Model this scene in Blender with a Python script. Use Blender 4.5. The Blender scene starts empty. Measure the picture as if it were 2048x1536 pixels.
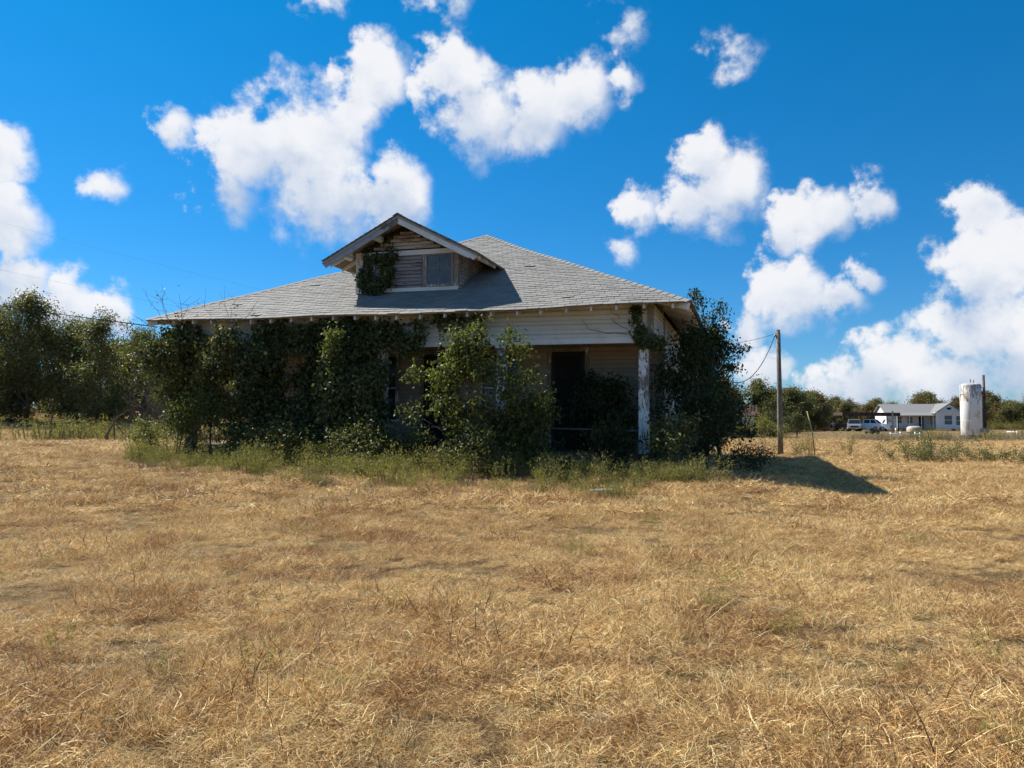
import bpy, math, random
import numpy as np
from mathutils import Vector, Matrix, Euler
R = math.radians
SC = bpy.context.scene
COL = SC.collection

# ------------------------------------------------------------------ camera
cam_d = bpy.data.cameras.new('camera'); cam = bpy.data.objects.new('camera', cam_d); COL.objects.link(cam)
cam_d.sensor_width = 36.0; cam_d.lens = 27.07; cam_d.clip_start = 0.05; cam_d.clip_end = 3000
cam.location = (0, 0, 1.5); cam.rotation_euler = (R(90 + 2.79), 0, 0)
SC.camera = cam

# ------------------------------------------------------------------ sun direction, world sky, exposure
TRAVEL = Vector((3.2, -2.2, -3.95)).normalized()           # way the sunlight travels
SUN_EL = math.asin(-TRAVEL.z); SUN_AZ = math.atan2(-TRAVEL.x, -TRAVEL.y)   # azimuth clockwise from +Y
sun_d = bpy.data.lights.new('sun', 'SUN'); sun = bpy.data.objects.new('sun', sun_d); COL.objects.link(sun)
sun_d.energy = 5.0; sun_d.angle = R(0.53); sun_d.color = (1.0, 0.95, 0.86)
sun.location = (-30, 20, 40); sun.rotation_euler = TRAVEL.to_track_quat('-Z', 'Y').to_euler()
SC.view_settings.view_transform = 'Standard'; SC.view_settings.look = 'None'
SC.view_settings.gamma = 1.0; SC.view_settings.exposure = 0.93; SC.view_settings.use_curve_mapping = False
SC.cycles.max_bounces = 6; SC.cycles.transparent_max_bounces = 6
SC.cycles.use_adaptive_sampling = True; SC.cycles.adaptive_threshold = 0.02
SC.cycles.diffuse_bounces = 3; SC.cycles.glossy_bounces = 2; SC.cycles.transmission_bounces = 4
SC.cycles.sample_clamp_indirect = 6.0

class NT:
    """small node-tree writer"""
    def __init__(s, tree): s.t = tree
    def n(s, typ, props=None, **inp):
        nd = s.t.nodes.new('ShaderNode' + typ)
        for k, v in (props or {}).items(): setattr(nd, k, v)
        for k, v in inp.items():
            key = int(k[1:]) if k[0] == 'i' and k[1:].isdigit() else k.replace('_', ' ')
            s.set(nd.inputs[key], v)
        return nd
    def set(s, sock, v):
        if isinstance(v, bpy.types.NodeSocket): s.t.links.new(v, sock)
        elif isinstance(v, bpy.types.Node): s.t.links.new(v.outputs[0], sock)
        else: sock.default_value = v
    def m(s, op, *a, clamp=False):
        return s.n('Math', {'operation': op, 'use_clamp': clamp}, **{'i%d' % i: x for i, x in enumerate(a)}).outputs[0]
    def mix(s, f, a, b, typ='MIX'):
        nd = s.t.nodes.new('ShaderNodeMix'); nd.data_type = 'RGBA'; nd.blend_type = typ
        s.set(nd.inputs[0], f); s.set(nd.inputs[6], a); s.set(nd.inputs[7], b); return nd.outputs[2]
    def ramp(s, f, stops, interp='LINEAR'):
        nd = s.t.nodes.new('ShaderNodeValToRGB'); cr = nd.color_ramp; cr.interpolation = interp
        while len(cr.elements) < len(stops): cr.elements.new(0.5)
        for e, (p, c) in zip(cr.elements, stops):
            e.position = p; e.color = c if len(c) == 4 else (*c, 1)
        s.set(nd.inputs[0], f); return nd.outputs[0]
    def step(s, v, a, b, lo=0.0, hi=1.0):
        nd = s.n('MapRange', {'interpolation_type': 'SMOOTHSTEP'}, Value=v, From_Min=a, From_Max=b, To_Min=lo, To_Max=hi)
        return nd.outputs[0]
    def noise(s, vec, scale, detail=4.0, rough=0.55, dist=0.0):
        return s.n('TexNoise', None, Vector=vec, Scale=scale, Detail=detail, Roughness=rough, Distortion=dist)

# clouds of this sky: azimuth, elevation, angular radius (degrees), strength
CLOUDS = [
(-15.4,19.0,4.4,1), (-19.6,18.7,2.9,1), (-12.3,21.3,2.2,.9), (-13.6,15.6,3.3,1), (-9.3,16.2,3.0,1), (-20.6,16.0,2.2,.9), (-24.2,19.8,1.5,0.75),
(-10.3,24.4,2.4,.95), (-4.6,24.6,2.6,1), (-2.6,22.2,3.3,1), (1.6,21.9,2.8,1), (5.0,23.3,2.5,.95), (8.3,24.0,1.6,0.6),
(14.3,18.9,1.9,1), (15.7,16.6,3.1,1), (13.2,15.2,2.2,.9), (9.8,15.4,1.7,0.75), (21.6,13.9,2.3,1), (19.9,13.0,1.8,.95), (25.0,14.7,1.7,0.85),
(20.0,8.9,2.7,1), (22.8,8.3,1.6,.9), (17.6,8.1,1.4,.85), (24.5,9.6,1.3,0.85), (31.5,13.4,1.8,1), (32.6,10.0,3.3,1), (31.0,6.2,3.1,1), (33.6,4.0,3.6,1),
(26.8,3.6,2.8,1), (24.0,2.4,2.4,1), (29.6,2.0,3.2,1), (21.6,1.8,2.0,.9), (18.2,3.6,1.9,.95), (17.1,6.4,1.6,.9),
(-34.3,15.8,1.9,1), (-34.0,12.4,2.3,1), (-33.4,8.6,2.3,1), (-30.4,7.5,2.4,1), (-27.6,6.9,1.7,1), (-27.9,15.2,1.5,0.5),
(-14.0,29.2,1.6,0.5), (-5.3,29.4,2.1,0.6), (8.5,27.5,1.8,0.42), (16.6,25.0,1.9,0.40), (8.4,12.8,1.4,0.42)]
def make_world():
    w = bpy.data.worlds.new('World'); SC.world = w; w.use_nodes = True
    t = NT(w.node_tree); w.node_tree.nodes.clear()
    sky = t.n('TexSky', {'sky_type': 'NISHITA', 'sun_disc': False, 'sun_elevation': SUN_EL, 'sun_rotation': SUN_AZ,
                         'air_density': 1.0, 'dust_density': 0.1, 'ozone_density': 3.0})
    co = t.n('TexCoord').outputs['Generated']
    nrm = t.n('VectorMath', {'operation': 'NORMALIZE'}, i0=co).outputs[0]
    n1 = t.noise(nrm, 13.0, 2.0, 0.5); n2 = t.noise(nrm, 24.0, 7.0, 0.58)
    def warp(v, n, amp):
        c = t.n('VectorMath', {'operation': 'SUBTRACT'}, i0=n.outputs['Color'], i1=(0.5, 0.5, 0.5)).outputs[0]
        return t.n('VectorMath', {'operation': 'MULTIPLY_ADD'}, i0=c, i1=(amp, amp, amp), i2=v).outputs[0]
    p = warp(warp(nrm, n1, 0.05), n2, 0.06)
    D = 0.0; S = 0.0; W = 0.02
    for az, el, r, a in CLOUDS:
        a0, e0 = R(az), R(el)
        c = (math.sin(a0) * math.cos(e0), math.cos(a0) * math.cos(e0), math.sin(e0))
        d = t.n('VectorMath', {'operation': 'DISTANCE'}, i0=p, i1=c).outputs['Value']
        g = t.m('MULTIPLY_ADD', d, -a / (R(r) * 1.42), a, clamp=True)         # cone a -> 0
        D = t.m('MAXIMUM', g, D)
        W = t.m('ADD', g, W); S = t.m('MULTIPLY_ADD', g, math.sin(e0), S)
    xyz = t.n('SeparateXYZ', None, Vector=nrm)
    # the rest of the sky carries the same kind of scattered clouds
    away = t.m('MAXIMUM', t.step(xyz.outputs[1], 0.72, 0.55), t.step(xyz.outputs[2], 0.54, 0.64))
    n3 = t.noise(nrm, 5.0, 2.0, 0.5)
    rest = t.m('MULTIPLY', away, t.step(n3.outputs[0], 0.54, 0.72, 0.0, 0.7))
    tone = t.m('MULTIPLY', t.m('SUBTRACT', xyz.outputs[2], t.m('DIVIDE', S, W)), 1 / R(2.4))
    D = t.m('ADD', D, rest)
    D2 = t.m('MULTIPLY_ADD', t.m('SUBTRACT', n2.outputs[0], 0.5), 1.25, D)
    soft = t.step(tone, 0.4, -0.9, 0.46, 0.85)                                  # billowing tops, soft bases
    nd = t.n('MapRange', {'interpolation_type': 'SMOOTHERSTEP'}, Value=D2, From_Min=0.10, From_Max=t.m('ADD', 0.10, soft))
    alpha = t.m('MULTIPLY', nd.outputs[0], t.step(D, 0.0, 0.2, 0.0, 0.96))
    tone = t.m('MULTIPLY_ADD', t.m('SUBTRACT', n2.outputs[0], 0.5), 2.0, tone)
    tone = t.m('MULTIPLY_ADD', t.m('SUBTRACT', n1.outputs[0], 0.5), 1.8, tone)
    tone = t.step(tone, -1.0, 0.75)
    cl = t.mix(tone, (0.52, 0.62, 0.78, 1), (0.95, 0.955, 0.97, 1))
    # deep clean-air blue of the day, paler towards the horizon
    base = t.n('HueSaturation', None, Hue=0.5, Saturation=1.25, Value=1.0, Color=sky.outputs[0]).outputs[0]
    tint = t.ramp(xyz.outputs[2], [(0.0, (0.56, 0.80, 1.25)), (0.10, (0.42, 0.86, 1.24)), (0.24, (0.26, 0.97, 1.28)), (0.5, (0.07, 1.18, 1.36))])
    base = t.mix(1.0, base, tint, 'MULTIPLY')
    SKY = 0.05
    cl = t.mix(1.0, cl, (0.515 / SKY, 0.515 / SKY, 0.52 / SKY, 1), 'MULTIPLY')
    col = t.mix(alpha, base, cl)
    bg = t.n('Background', None, Color=col, Strength=SKY)
    out = t.n('OutputWorld', None, Surface=bg)
    w.cycles.sampling_method = 'MANUAL'; w.cycles.sample_map_resolution = 256
make_world()

# ------------------------------------------------------------------ mesh helpers
def np_mesh(name, V, F, rnd=None, smooth=False):
    """V (n,3) array, F (m,k) array of equal-sided faces; rnd = one random value per face"""
    V = np.ascontiguousarray(V, dtype=np.float32); F = np.ascontiguousarray(F, dtype=np.int32)
    me = bpy.data.meshes.new(name); k = F.shape[1]
    me.vertices.add(len(V)); me.vertices.foreach_set('co', V.ravel())
    me.loops.add(F.size); me.loops.foreach_set('vertex_index', F.ravel())
    me.polygons.add(len(F)); me.polygons.foreach_set('loop_start', np.arange(0, F.size, k, dtype=np.int32))
    if smooth: me.polygons.foreach_set('use_smooth', np.ones(len(F), dtype=bool))
    if rnd is not None:
        at = me.attributes.new('rnd', 'FLOAT', 'FACE'); at.data.foreach_set('value', np.asarray(rnd, dtype=np.float32))
    me.update(calc_edges=True); me.validate(); return me

class MB:
    """collects shapes of ONE part"""
    def __init__(s): s.v = []; s.f = []; s.sm = []; s.r = []; s.cur = 0.5
    def add(s, vs, fs, smooth=False):
        o = len(s.v); s.v += [tuple(v) for v in vs]
        for f in fs: s.f.append(tuple(i + o for i in f)); s.sm.append(smooth); s.r.append(s.cur)
        return s
    def hexa(s, p):
        return s.add(p, [(0, 3, 2, 1), (4, 5, 6, 7), (0, 1, 5, 4), (1, 2, 6, 5), (2, 3, 7, 6), (3, 0, 4, 7)])
    def box(s, x0, x1, y0, y1, z0, z1):
        return s.hexa([(x0, y0, z0), (x1, y0, z0), (x1, y1, z0), (x0, y1, z0), (x0, y0, z1), (x1, y0, z1), (x1, y1, z1), (x0, y1, z1)])
    def bar(s, p0, p1, w, h, up=(0, 0, 1)):
        p0, p1 = Vector(p0), Vector(p1); d = (p1 - p0).normalized(); a = d.cross(Vector(up))
        if a.length < 1e-4: a = d.cross(Vector((0, 1, 0)))
        a.normalize(); b = a.cross(d).normalized(); a = a * w / 2; b = b * h / 2
        return s.hexa([p0 - a - b, p0 + a - b, p1 + a - b, p1 - a - b, p0 - a + b, p0 + a + b, p1 + a + b, p1 - a + b])
    def tube(s, pts, rad, n=6, cap=True):
        pts = [Vector(p) for p in pts]; k = len(pts)
        if not hasattr(rad, '__len__'): rad = [rad] * k
        vs = []; ref = None
        for i, p in enumerate(pts):
            d = (pts[min(i + 1, k - 1)] - pts[max(i - 1, 0)])
            d = d.normalized() if d.length > 1e-9 else Vector((0, 0, 1))
            if ref is None: ref = Vector((1, 0, 0)) if abs(d.x) < 0.8 else Vector((0, 1, 0))
            a = (ref - d * ref.dot(d)).normalized(); b = d.cross(a); ref = a
            for j in range(n):
                t = 2 * math.pi * j / n; vs.append(p + (a * math.cos(t) + b * math.sin(t)) * rad[i])
        fs = [(i * n + j, i * n + (j + 1) % n, (i + 1) * n + (j + 1) % n, (i + 1) * n + j) for i in range(k - 1) for j in range(n)]
        if cap: fs += [tuple(range(n - 1, -1, -1)), tuple(range((k - 1) * n, k * n))]
        return s.add(vs, fs, n > 5)
    def lathe(s, prof, n=24, c=(0, 0, 0)):
        vs = [(c[0] + r * math.cos(2 * math.pi * j / n), c[1] + r * math.sin(2 * math.pi * j / n), c[2] + z) for r, z in prof for j in range(n)]
        fs = [(i * n + j, i * n + (j + 1) % n, (i + 1) * n + (j + 1) % n, (i + 1) * n + j) for i in range(len(prof) - 1) for j in range(n)]
        fs += [tuple(range(n - 1, -1, -1)), tuple(range((len(prof) - 1) * n, len(prof) * n))]
        return s.add(vs, fs, True)
    def prism(s, poly, p0, p1, tx, tz):
        """2-D polygon in (tx,tz) swept from p0 to p1"""
        p0, p1, tx, tz = Vector(p0), Vector(p1), Vector(tx), Vector(tz); k = len(poly)
        vs = [p0 + tx * a + tz * b for a, b in poly] + [p1 + tx * a + tz * b for a, b in poly]
        return s.add(vs, [(i, (i + 1) % k, (i + 1) % k + k, i + k) for i in range(k)] + [tuple(range(k - 1, -1, -1)), tuple(range(k, 2 * k))])
    def mesh(s, name):
        me = bpy.data.meshes.new(name); me.from_pydata(s.v, [], s.f)
        me.polygons.foreach_set('use_smooth', s.sm)
        at = me.attributes.new('rnd', 'FLOAT', 'FACE'); at.data.foreach_set('value', s.r)
        import bmesh
        bm = bmesh.new(); bm.from_mesh(me); bmesh.ops.recalc_face_normals(bm, faces=bm.faces); bm.to_mesh(me); bm.free()
        me.update(); return me
    def build(s, name, mat, parent=None, loc=None): return link(name, s.mesh(name), mat, parent, loc)

def link(name, me, mat=None, parent=None, loc=None):
    o = bpy.data.objects.new(name, me); COL.objects.link(o)
    if mat and me is not None and not me.materials: me.materials.append(mat)
    if parent: o.parent = parent
    if loc: o.location = loc
    return o
def tag(o, label=None, cat=None, group=None, kind=None):
    if label: o['label'] = label
    if cat: o['category'] = cat
    if group: o['group'] = group
    if kind: o['kind'] = kind
    return o
def empty(name, loc=(0, 0, 0), rz=0.0, label=None, cat=None, group=None):
    o = bpy.data.objects.new(name, None); COL.objects.link(o); o.empty_display_size = 0.3
    o.location = loc; o.rotation_euler = (0, 0, rz); return tag(o, label, cat, group)
def copy_tree(o, parent=None):
    c = o.copy(); COL.objects.link(c); c.parent = parent
    for ch in list(o.children): copy_tree(ch, c)
    return c

# ------------------------------------------------------------------ materials
def material(name):
    m = bpy.data.materials.new(name); m.use_nodes = True; m.node_tree.nodes.clear(); return m, NT(m.node_tree)
def finish(t, shader): t.n('OutputMaterial', None, Surface=shader)
def principled(t, color, rough=0.8, bump=None, bstr=0.3, bdist=0.02, metal=0.0, spec=0.3):
    p = t.n('BsdfPrincipled', None, Base_Color=color, Roughness=rough, Metallic=metal)
    t.set(p.inputs['Specular IOR Level'], spec)
    if bump is not None: t.set(p.inputs['Normal'], t.n('Bump', None, Strength=bstr, Distance=bdist, Height=bump).outputs[0])
    return p
def m_plain(name, c, rough=0.7, var=0.25, scale=6.0, metal=0.0, spec=0.3):
    m, t = material(name); co = t.n('TexCoord').outputs['Object']
    n = t.noise(co, scale, 5.0, 0.6)
    f = t.step(n.outputs[0], 0.3, 0.7)
    col = t.mix(f, tuple(x * (1 - var) for x in c) + (1,), tuple(min(1, x * (1 + var)) for x in c) + (1,))
    finish(t, principled(t, col, rough, n.outputs[0], 0.2, 0.01, metal, spec)); return m
def m_paint(name, paint, wood, peel=0.5, stretch=(1.2, 8, 8), scale=3.0, rough=0.65):
    """old paint flaking off weathered boards; the grain runs along the axis with the small stretch"""
    m, t = material(name); co = t.n('TexCoord').outputs['Object']
    st = t.n('Mapping', None, Vector=co, Scale=stretch).outputs[0]
    big = t.noise(co, 0.9, 3.0, 0.5); fl = t.noise(st, scale, 7.0, 0.68, 0.4); gr = t.noise(st, scale * 6, 4.0, 0.6)
    v = t.m('MULTIPLY_ADD', big.outputs[0], 0.55, t.m('MULTIPLY', fl.outputs[0], 0.75))
    mask = t.step(v, 1.02 - peel * 0.75, 1.05 - peel * 0.75)
    dirt = t.step(t.noise(co, 2.2, 5.0, 0.6).outputs[0], 0.35, 0.75)
    rnd = t.n('Attribute', {'attribute_name': 'rnd'}).outputs['Fac']
    pc = t.mix(t.m('MULTIPLY', dirt, 0.5), (*paint, 1), (paint[0] * 0.72, paint[1] * 0.66, paint[2] * 0.56, 1))
    pc = t.mix(t.m('MULTIPLY', rnd, 0.25), pc, (paint[0] * 0.6, paint[1] * 0.55, paint[2] * 0.5, 1))
    wc = t.mix(t.step(gr.outputs[0], 0.3, 0.7), (wood[0] * 0.45, wood[1] * 0.42, wood[2] * 0.4, 1), (*wood, 1))
    col = t.mix(mask, pc, wc)
    h = t.m('MULTIPLY_ADD', gr.outputs[0], 0.3, t.m('SUBTRACT', 1.0, mask))
    finish(t, principled(t, col, rough, h, 0.5, 0.006)); return m
def m_leaf(name, stops, trans=0.3, rough=0.42, spec=0.4, patch=None):
    """per-leaf colour from the face attribute rnd"""
    m, t = material(name); rnd = t.n('Attribute', {'attribute_name': 'rnd'}).outputs['Fac']
    oi = t.n('ObjectInfo').outputs['Random']
    f = t.m('FRACT', t.m('MULTIPLY_ADD', oi, 0.12, t.m('MULTIPLY', rnd, 0.88)))
    col = t.ramp(f, stops)
    if patch:
        n = t.noise(t.n('NewGeometry').outputs['Position'], patch[0], 2.0, 0.5)
        col = t.mix(t.step(n.outputs[0], 0.48, 0.66), col, t.mix(0.6, col, (*patch[1], 1)))
    p = principled(t, col, rough, spec=spec)
    tr = t.n('BsdfTranslucent', None, Color=t.mix(1.0, col, (1.25, 1.35, 0.7, 1), 'MULTIPLY'))
    finish(t, t.n('MixShader', None, i0=trans, i1=p, i2=tr)); return m
def m_bark(name, a, b, scale=14.0):
    m, t = material(name); co = t.n('Mapping', None, Vector=t.n('TexCoord').outputs['Object'], Scale=(3, 3, 0.6)).outputs[0]
    n = t.noise(co, scale, 5.0, 0.65, 0.3)
    finish(t, principled(t, t.mix(t.step(n.outputs[0], 0.3, 0.7), (*a, 1), (*b, 1)), 0.95, n.outputs[0], 0.8, 0.02, spec=0.1)); return m
def m_shingle(name, base):
    m, t = material(name); co = t.n('TexCoord').outputs['Object']; pos = t.n('NewGeometry').outputs['Position']
    rnd = t.n('Attribute', {'attribute_name': 'rnd'}).outputs['Fac']; oi = t.n('ObjectInfo').outputs['Random']
    f = t.m('FRACT', t.m('ADD', rnd, oi))
    a = t.ramp(f, [(0, tuple(x * 0.84 for x in base)), (0.5, base), (1, tuple(x * 1.12 for x in base))])
    st = t.noise(pos, 0.55, 4.0, 0.6); gr = t.noise(pos, 60.0, 2.0, 0.7); pt = t.noise(pos, 3.0, 5.0, 0.7)
    c = t.mix(t.step(st.outputs[0], 0.52, 0.75), a, t.mix(0.5, a, (0.17, 0.165, 0.15, 1)))
    c = t.mix(t.step(pt.outputs[0], 0.66, 0.72), c, t.mix(0.55, c, (0.05, 0.05, 0.05, 1)))
    c = t.mix(t.step(gr.outputs[0], 0.3, 0.7, 0.0, 0.35), c, t.mix(0.5, c, (0.2, 0.2, 0.2, 1)))
    finish(t, principled(t, c, 0.85, gr.outputs[0], 0.3, 0.004, spec=0.35)); return m

M = {}
M['siding'] = m_paint('peeling_white_siding_paint', (0.66, 0.63, 0.57), (0.26, 0.20, 0.15), 0.24)
M['siding_y'] = m_paint('peeling_white_side_paint', (0.64, 0.62, 0.57), (0.26, 0.20, 0.15), 0.36, (8, 1.2, 8))
M['siding_bare'] = m_paint('worn_gable_siding', (0.52, 0.45, 0.37), (0.30, 0.22, 0.16), 0.5)
M['siding_mauve'] = m_paint('worn_dormer_siding', (0.27, 0.235, 0.235), (0.16, 0.125, 0.115), 0.45)
M['siding_porch'] = m_paint('shade_darkened_porch_siding', (0.40, 0.33, 0.26), (0.20, 0.15, 0.11), 0.3)  # siding paint darkened to put the porch shade into its colour
M['trim'] = m_paint('peeling_white_trim', (0.72, 0.71, 0.68), (0.30, 0.25, 0.20), 0.58, (8, 8, 1.2))
M['trim_x'] = m_paint('peeling_white_trim_long', (0.72, 0.71, 0.68), (0.30, 0.25, 0.20), 0.30, (1.2, 8, 8))
M['post'] = m_paint('flaking_post_paint', (0.76, 0.76, 0.75), (0.24, 0.21, 0.185), 0.52, (8, 8, 2.4), 3.6)
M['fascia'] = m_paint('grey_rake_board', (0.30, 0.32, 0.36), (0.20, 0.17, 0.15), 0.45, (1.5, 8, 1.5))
M['wood'] = m_paint('weathered_bare_wood', (0.36, 0.31, 0.26), (0.20, 0.16, 0.13), 0.6)
M['floorwood'] = m_paint('grey_worn_floor', (0.19, 0.17, 0.15), (0.11, 0.09, 0.075), 0.55)
M['deck'] = m_plain('roof_deck_underside', (0.24, 0.17, 0.11), 0.85, 0.3, 9)
M['shingle'] = m_shingle('grey_asphalt_shingle', (0.205, 0.197, 0.180))
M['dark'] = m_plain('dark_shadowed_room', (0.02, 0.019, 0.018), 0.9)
M['screen'] = m_plain('black_door_screen', (0.022, 0.022, 0.024), 0.6, 0.3, 30)
M['block'] = m_plain('concrete_block', (0.33, 0.32, 0.30), 0.9, 0.25, 12)
M['ceil'] = m_plain('porch_ceiling_boards', (0.36, 0.30, 0.24), 0.8, 0.3, 4)
def m_glass(name, c, rough=0.08):
    m, t = material(name); n = t.noise(t.n('TexCoord').outputs['Object'], 5.0, 4.0, 0.6)
    col = t.mix(t.step(n.outputs[0], 0.35, 0.7), (*c, 1), tuple(x * 1.7 for x in c) + (1,))
    finish(t, principled(t, col, t.step(n.outputs[0], 0.3, 0.8, rough, rough + 0.25), spec=0.5)); return m
M['pane'] = m_glass('blue_grey_window_pane', (0.045, 0.06, 0.075), 0.12)  # blue-grey base colour, lighter and rougher in noise patches
M['pane_dark'] = m_glass('dark_window_pane', (0.012, 0.014, 0.016))
M['bark'] = m_bark('grey_brown_bark', (0.06, 0.048, 0.038), (0.17, 0.145, 0.12))
M['twig'] = m_bark('brown_twig', (0.07, 0.05, 0.035), (0.16, 0.12, 0.085))
M['drywood'] = m_bark('dry_grey_wood', (0.20, 0.17, 0.14), (0.42, 0.37, 0.31))
M['vine'] = m_leaf('dark_vine_leaf', [(0, (0.036, 0.042, 0.017)), (0.45, (0.080, 0.090, 0.029)), (0.8, (0.155, 0.156, 0.050)), (0.94, (0.22, 0.20, 0.07)), (0.98, (0.40, 0.22, 0.03)), (1, (0.24, 0.10, 0.03))], 0.2, 0.62, 0.22)
M['vine_ivy'] = m_leaf('ivy_leaf', [(0, (0.032, 0.042, 0.016)), (0.6, (0.066, 0.084, 0.027)), (0.93, (0.12, 0.136, 0.042)), (1, (0.13, 0.10, 0.04))], 0.2, 0.6, 0.25)
M['sapling'] = m_leaf('bright_sapling_leaf', [(0, (0.040, 0.049, 0.013)), (0.5, (0.092, 0.106, 0.025)), (0.85, (0.165, 0.178, 0.043)), (1, (0.30, 0.28, 0.09))], 0.34, 0.55, 0.25)
M['dark_shrub'] = m_leaf('dark_shrub_leaf', [(0, (0.018, 0.028, 0.010)), (0.6, (0.038, 0.056, 0.017)), (1, (0.075, 0.095, 0.030))], 0.22, 0.58, 0.25)
M['weed'] = m_leaf('yellow_green_weed', [(0, (0.10, 0.098, 0.030)), (0.5, (0.20, 0.188, 0.056)), (0.85, (0.31, 0.275, 0.095)), (1, (0.42, 0.33, 0.16))], 0.34, 0.6, 0.2)
M['weed_brown'] = m_leaf('dry_brown_weed', [(0, (0.09, 0.065, 0.03)), (0.5, (0.18, 0.125, 0.055)), (0.9, (0.13, 0.13, 0.045)), (1, (0.34, 0.25, 0.12))], 0.35, 0.7, 0.15)
M['oak'] = m_leaf('olive_tree_leaf', [(0, (0.064, 0.067, 0.028)), (0.5, (0.132, 0.134, 0.049)), (0.9, (0.21, 0.198, 0.07)), (1, (0.28, 0.24, 0.08))], 0.3, 0.5, 0.3, (0.35, (0.14, 0.12, 0.03)))
M['autumn'] = m_leaf('turning_tree_leaf', [(0, (0.07, 0.060, 0.026)), (0.5, (0.13, 0.100, 0.040)), (0.9, (0.17, 0.105, 0.042)), (1, (0.25, 0.16, 0.05))], 0.3, 0.6, 0.2)
M['far_leaf'] = m_leaf('far_wood_leaf', [(0, (0.055, 0.058, 0.026)), (0.5, (0.098, 0.096, 0.040)), (0.9, (0.145, 0.130, 0.050)), (1, (0.20, 0.14, 0.05))], 0.3, 0.6, 0.2)
M['tail'] = m_paint('white_rafter_tail_paint', (0.62, 0.61, 0.58), (0.35, 0.3, 0.25), 0.3)

# ------------------------------------------------------------------ ground
def sstep(a, b, x):
    t = np.clip((np.asarray(x, float) - a) / (b - a), 0, 1); return t * t * (3 - 2 * t)
def gz(x, y):
    x = np.asarray(x, float); y = np.asarray(y, float)
    pad = 0.34 * sstep(9, 18, y) * (1 - sstep(3.8, 8.2, x)) * (1 - sstep(32, 48, y) * sstep(-12, -4, x))
    left = 0.18 * sstep(-4, -12, x) * sstep(14, 22, y)
    rise = 2.3 * sstep(38, 74, y) * sstep(-4, -18, x) + 2.0 * sstep(74, 170, y) * sstep(-4, -18, x)
    roll = 0.05 * np.sin(x * 0.31 + 1.3) * np.sin(y * 0.27) + 0.03 * np.sin(x * 0.9 + y * 0.5) * np.sin(y * 0.8 - x * 0.3)
    return pad + left + rise + roll * sstep(1, 6, y)
def m_ground():
    m, t = material('dry_mown_field'); pos = t.n('NewGeometry').outputs['Position']
    st = t.n('Mapping', None, Vector=pos, Rotation=(0, 0, R(14)), Scale=(0.35, 1.3, 1)).outputs[0]
    a = t.noise(st, 0.22, 5.0, 0.6); b = t.noise(pos, 2.4, 6.0, 0.7, 0.6); c = t.noise(pos, 28.0, 5.0, 0.75, 0.8)
    col = t.ramp(b.outputs[0], [(0.25, (0.14, 0.083, 0.038)), (0.5, (0.29, 0.19, 0.088)), (0.75, (0.45, 0.32, 0.165))])
    col = t.mix(t.step(a.outputs[0], 0.42, 0.66), col, t.mix(0.6, col, (0.44, 0.345, 0.16, 1)))
    col = t.mix(t.step(c.outputs[0], 0.36, 0.62, 0.0, 0.8), t.mix(1.0, col, (0.24, 0.21, 0.19, 1), 'MULTIPLY'), col)  # dark specks put the shade of gaps between blades into the colour
    g = t.noise(pos, 0.08, 4.0, 0.6)
    col = t.mix(t.step(g.outputs[0], 0.56, 0.74, 0.0, 0.5), col, (0.15, 0.15, 0.05, 1))
    finish(t, principled(t, col, 0.95, c.outputs[0], 0.9, 0.05, spec=0.1)); return m
M['ground'] = m_ground()
def make_ground():
    ys = np.concatenate([np.linspace(-8, 40, 97), np.linspace(42, 120, 40), np.linspace(130, 400, 28), np.linspace(450, 1500, 12)])
    xs = np.concatenate([np.linspace(-1200, -130, 12), np.linspace(-120, -42, 27), np.linspace(-40, 40, 121), np.linspace(42, 120, 27), np.linspace(130, 1200, 12)])
    X, Y = np.meshgrid(xs, ys); V = np.stack([X, Y, gz(X, Y)], -1).reshape(-1, 3)
    nx, ny = len(xs), len(ys); i = np.arange((ny - 1) * nx).reshape(ny - 1, nx)[:, :-1].ravel()
    F = np.stack([i, i + 1, i + nx + 1, i + nx], -1)
    tag(link('ground', np_mesh('ground', V, F, None, True), M['ground']), kind='structure')
make_ground()
GZ = lambda x, y: float(gz(x, y))

# ------------------------------------------------------------------ the farmhouse
HX, HY, HZ, HYAW, HTILT = -2.94, 19.67, 0.30, R(-17.0), 0.010
LABEL_HOUSE = 'abandoned white wooden farmhouse with grey hipped shingle roof, front dormer and overgrown porch'
house = empty('farmhouse', (HX, HY, HZ), 0, LABEL_HOUSE, 'house')
house.rotation_euler = (0, HTILT, HYAW)
HMAT = Matrix.Translation((HX, HY, HZ)) @ Euler((0, HTILT, HYAW)).to_matrix().to_4x4()
def H(x, y, z): return HMAT @ Vector((x, y, z))                 # house frame -> world
EX, EY0, EY1, AX, AY = 7.35, -0.65, 13.35, 0.16, 6.35           # eaves and apex
Z_E, Z_A, Z_F, Z_B = 3.94, 7.46, 0.52, 3.11                     # eave, apex, porch floor, beam underside
WX, WY, PY = 6.45, 12.7, 2.3                                    # wall half width, rear wall, porch back wall
SF = (Z_A - Z_E) / (AY - EY0); SR = (Z_A - Z_E) / (EX - AX); SL = (Z_A - Z_E) / (EX + AX); SB = (Z_A - Z_E) / (EY1 - AY)
def zroof(x, y):
    s = min((y - EY0) * SF, (EX - x) * SR, (EX + x) * SL, (EY1 - y) * SB)
    lo = math.exp(-max(y - EY0, 0) / 2.5) if y < AY else 0.0
    sag = -0.065 * max(0, 1 - (x / EX) ** 2) * lo
    sag += 0.022 * math.sin(x * 1.3 + 0.6) * math.sin(y * 1.1 + x * 0.4) - 0.05 * math.exp(-((s - 2.3) / 0.7) ** 2)
    return Z_E + s + sag
PLANES = {'front': (SF, lambda s: (-EX + s / SF * (EX + AX) / (AY - EY0), EX - s / SF * (EX - AX) / (AY - EY0)))}
rng = np.random.default_rng(7); random.seed(7)

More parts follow.
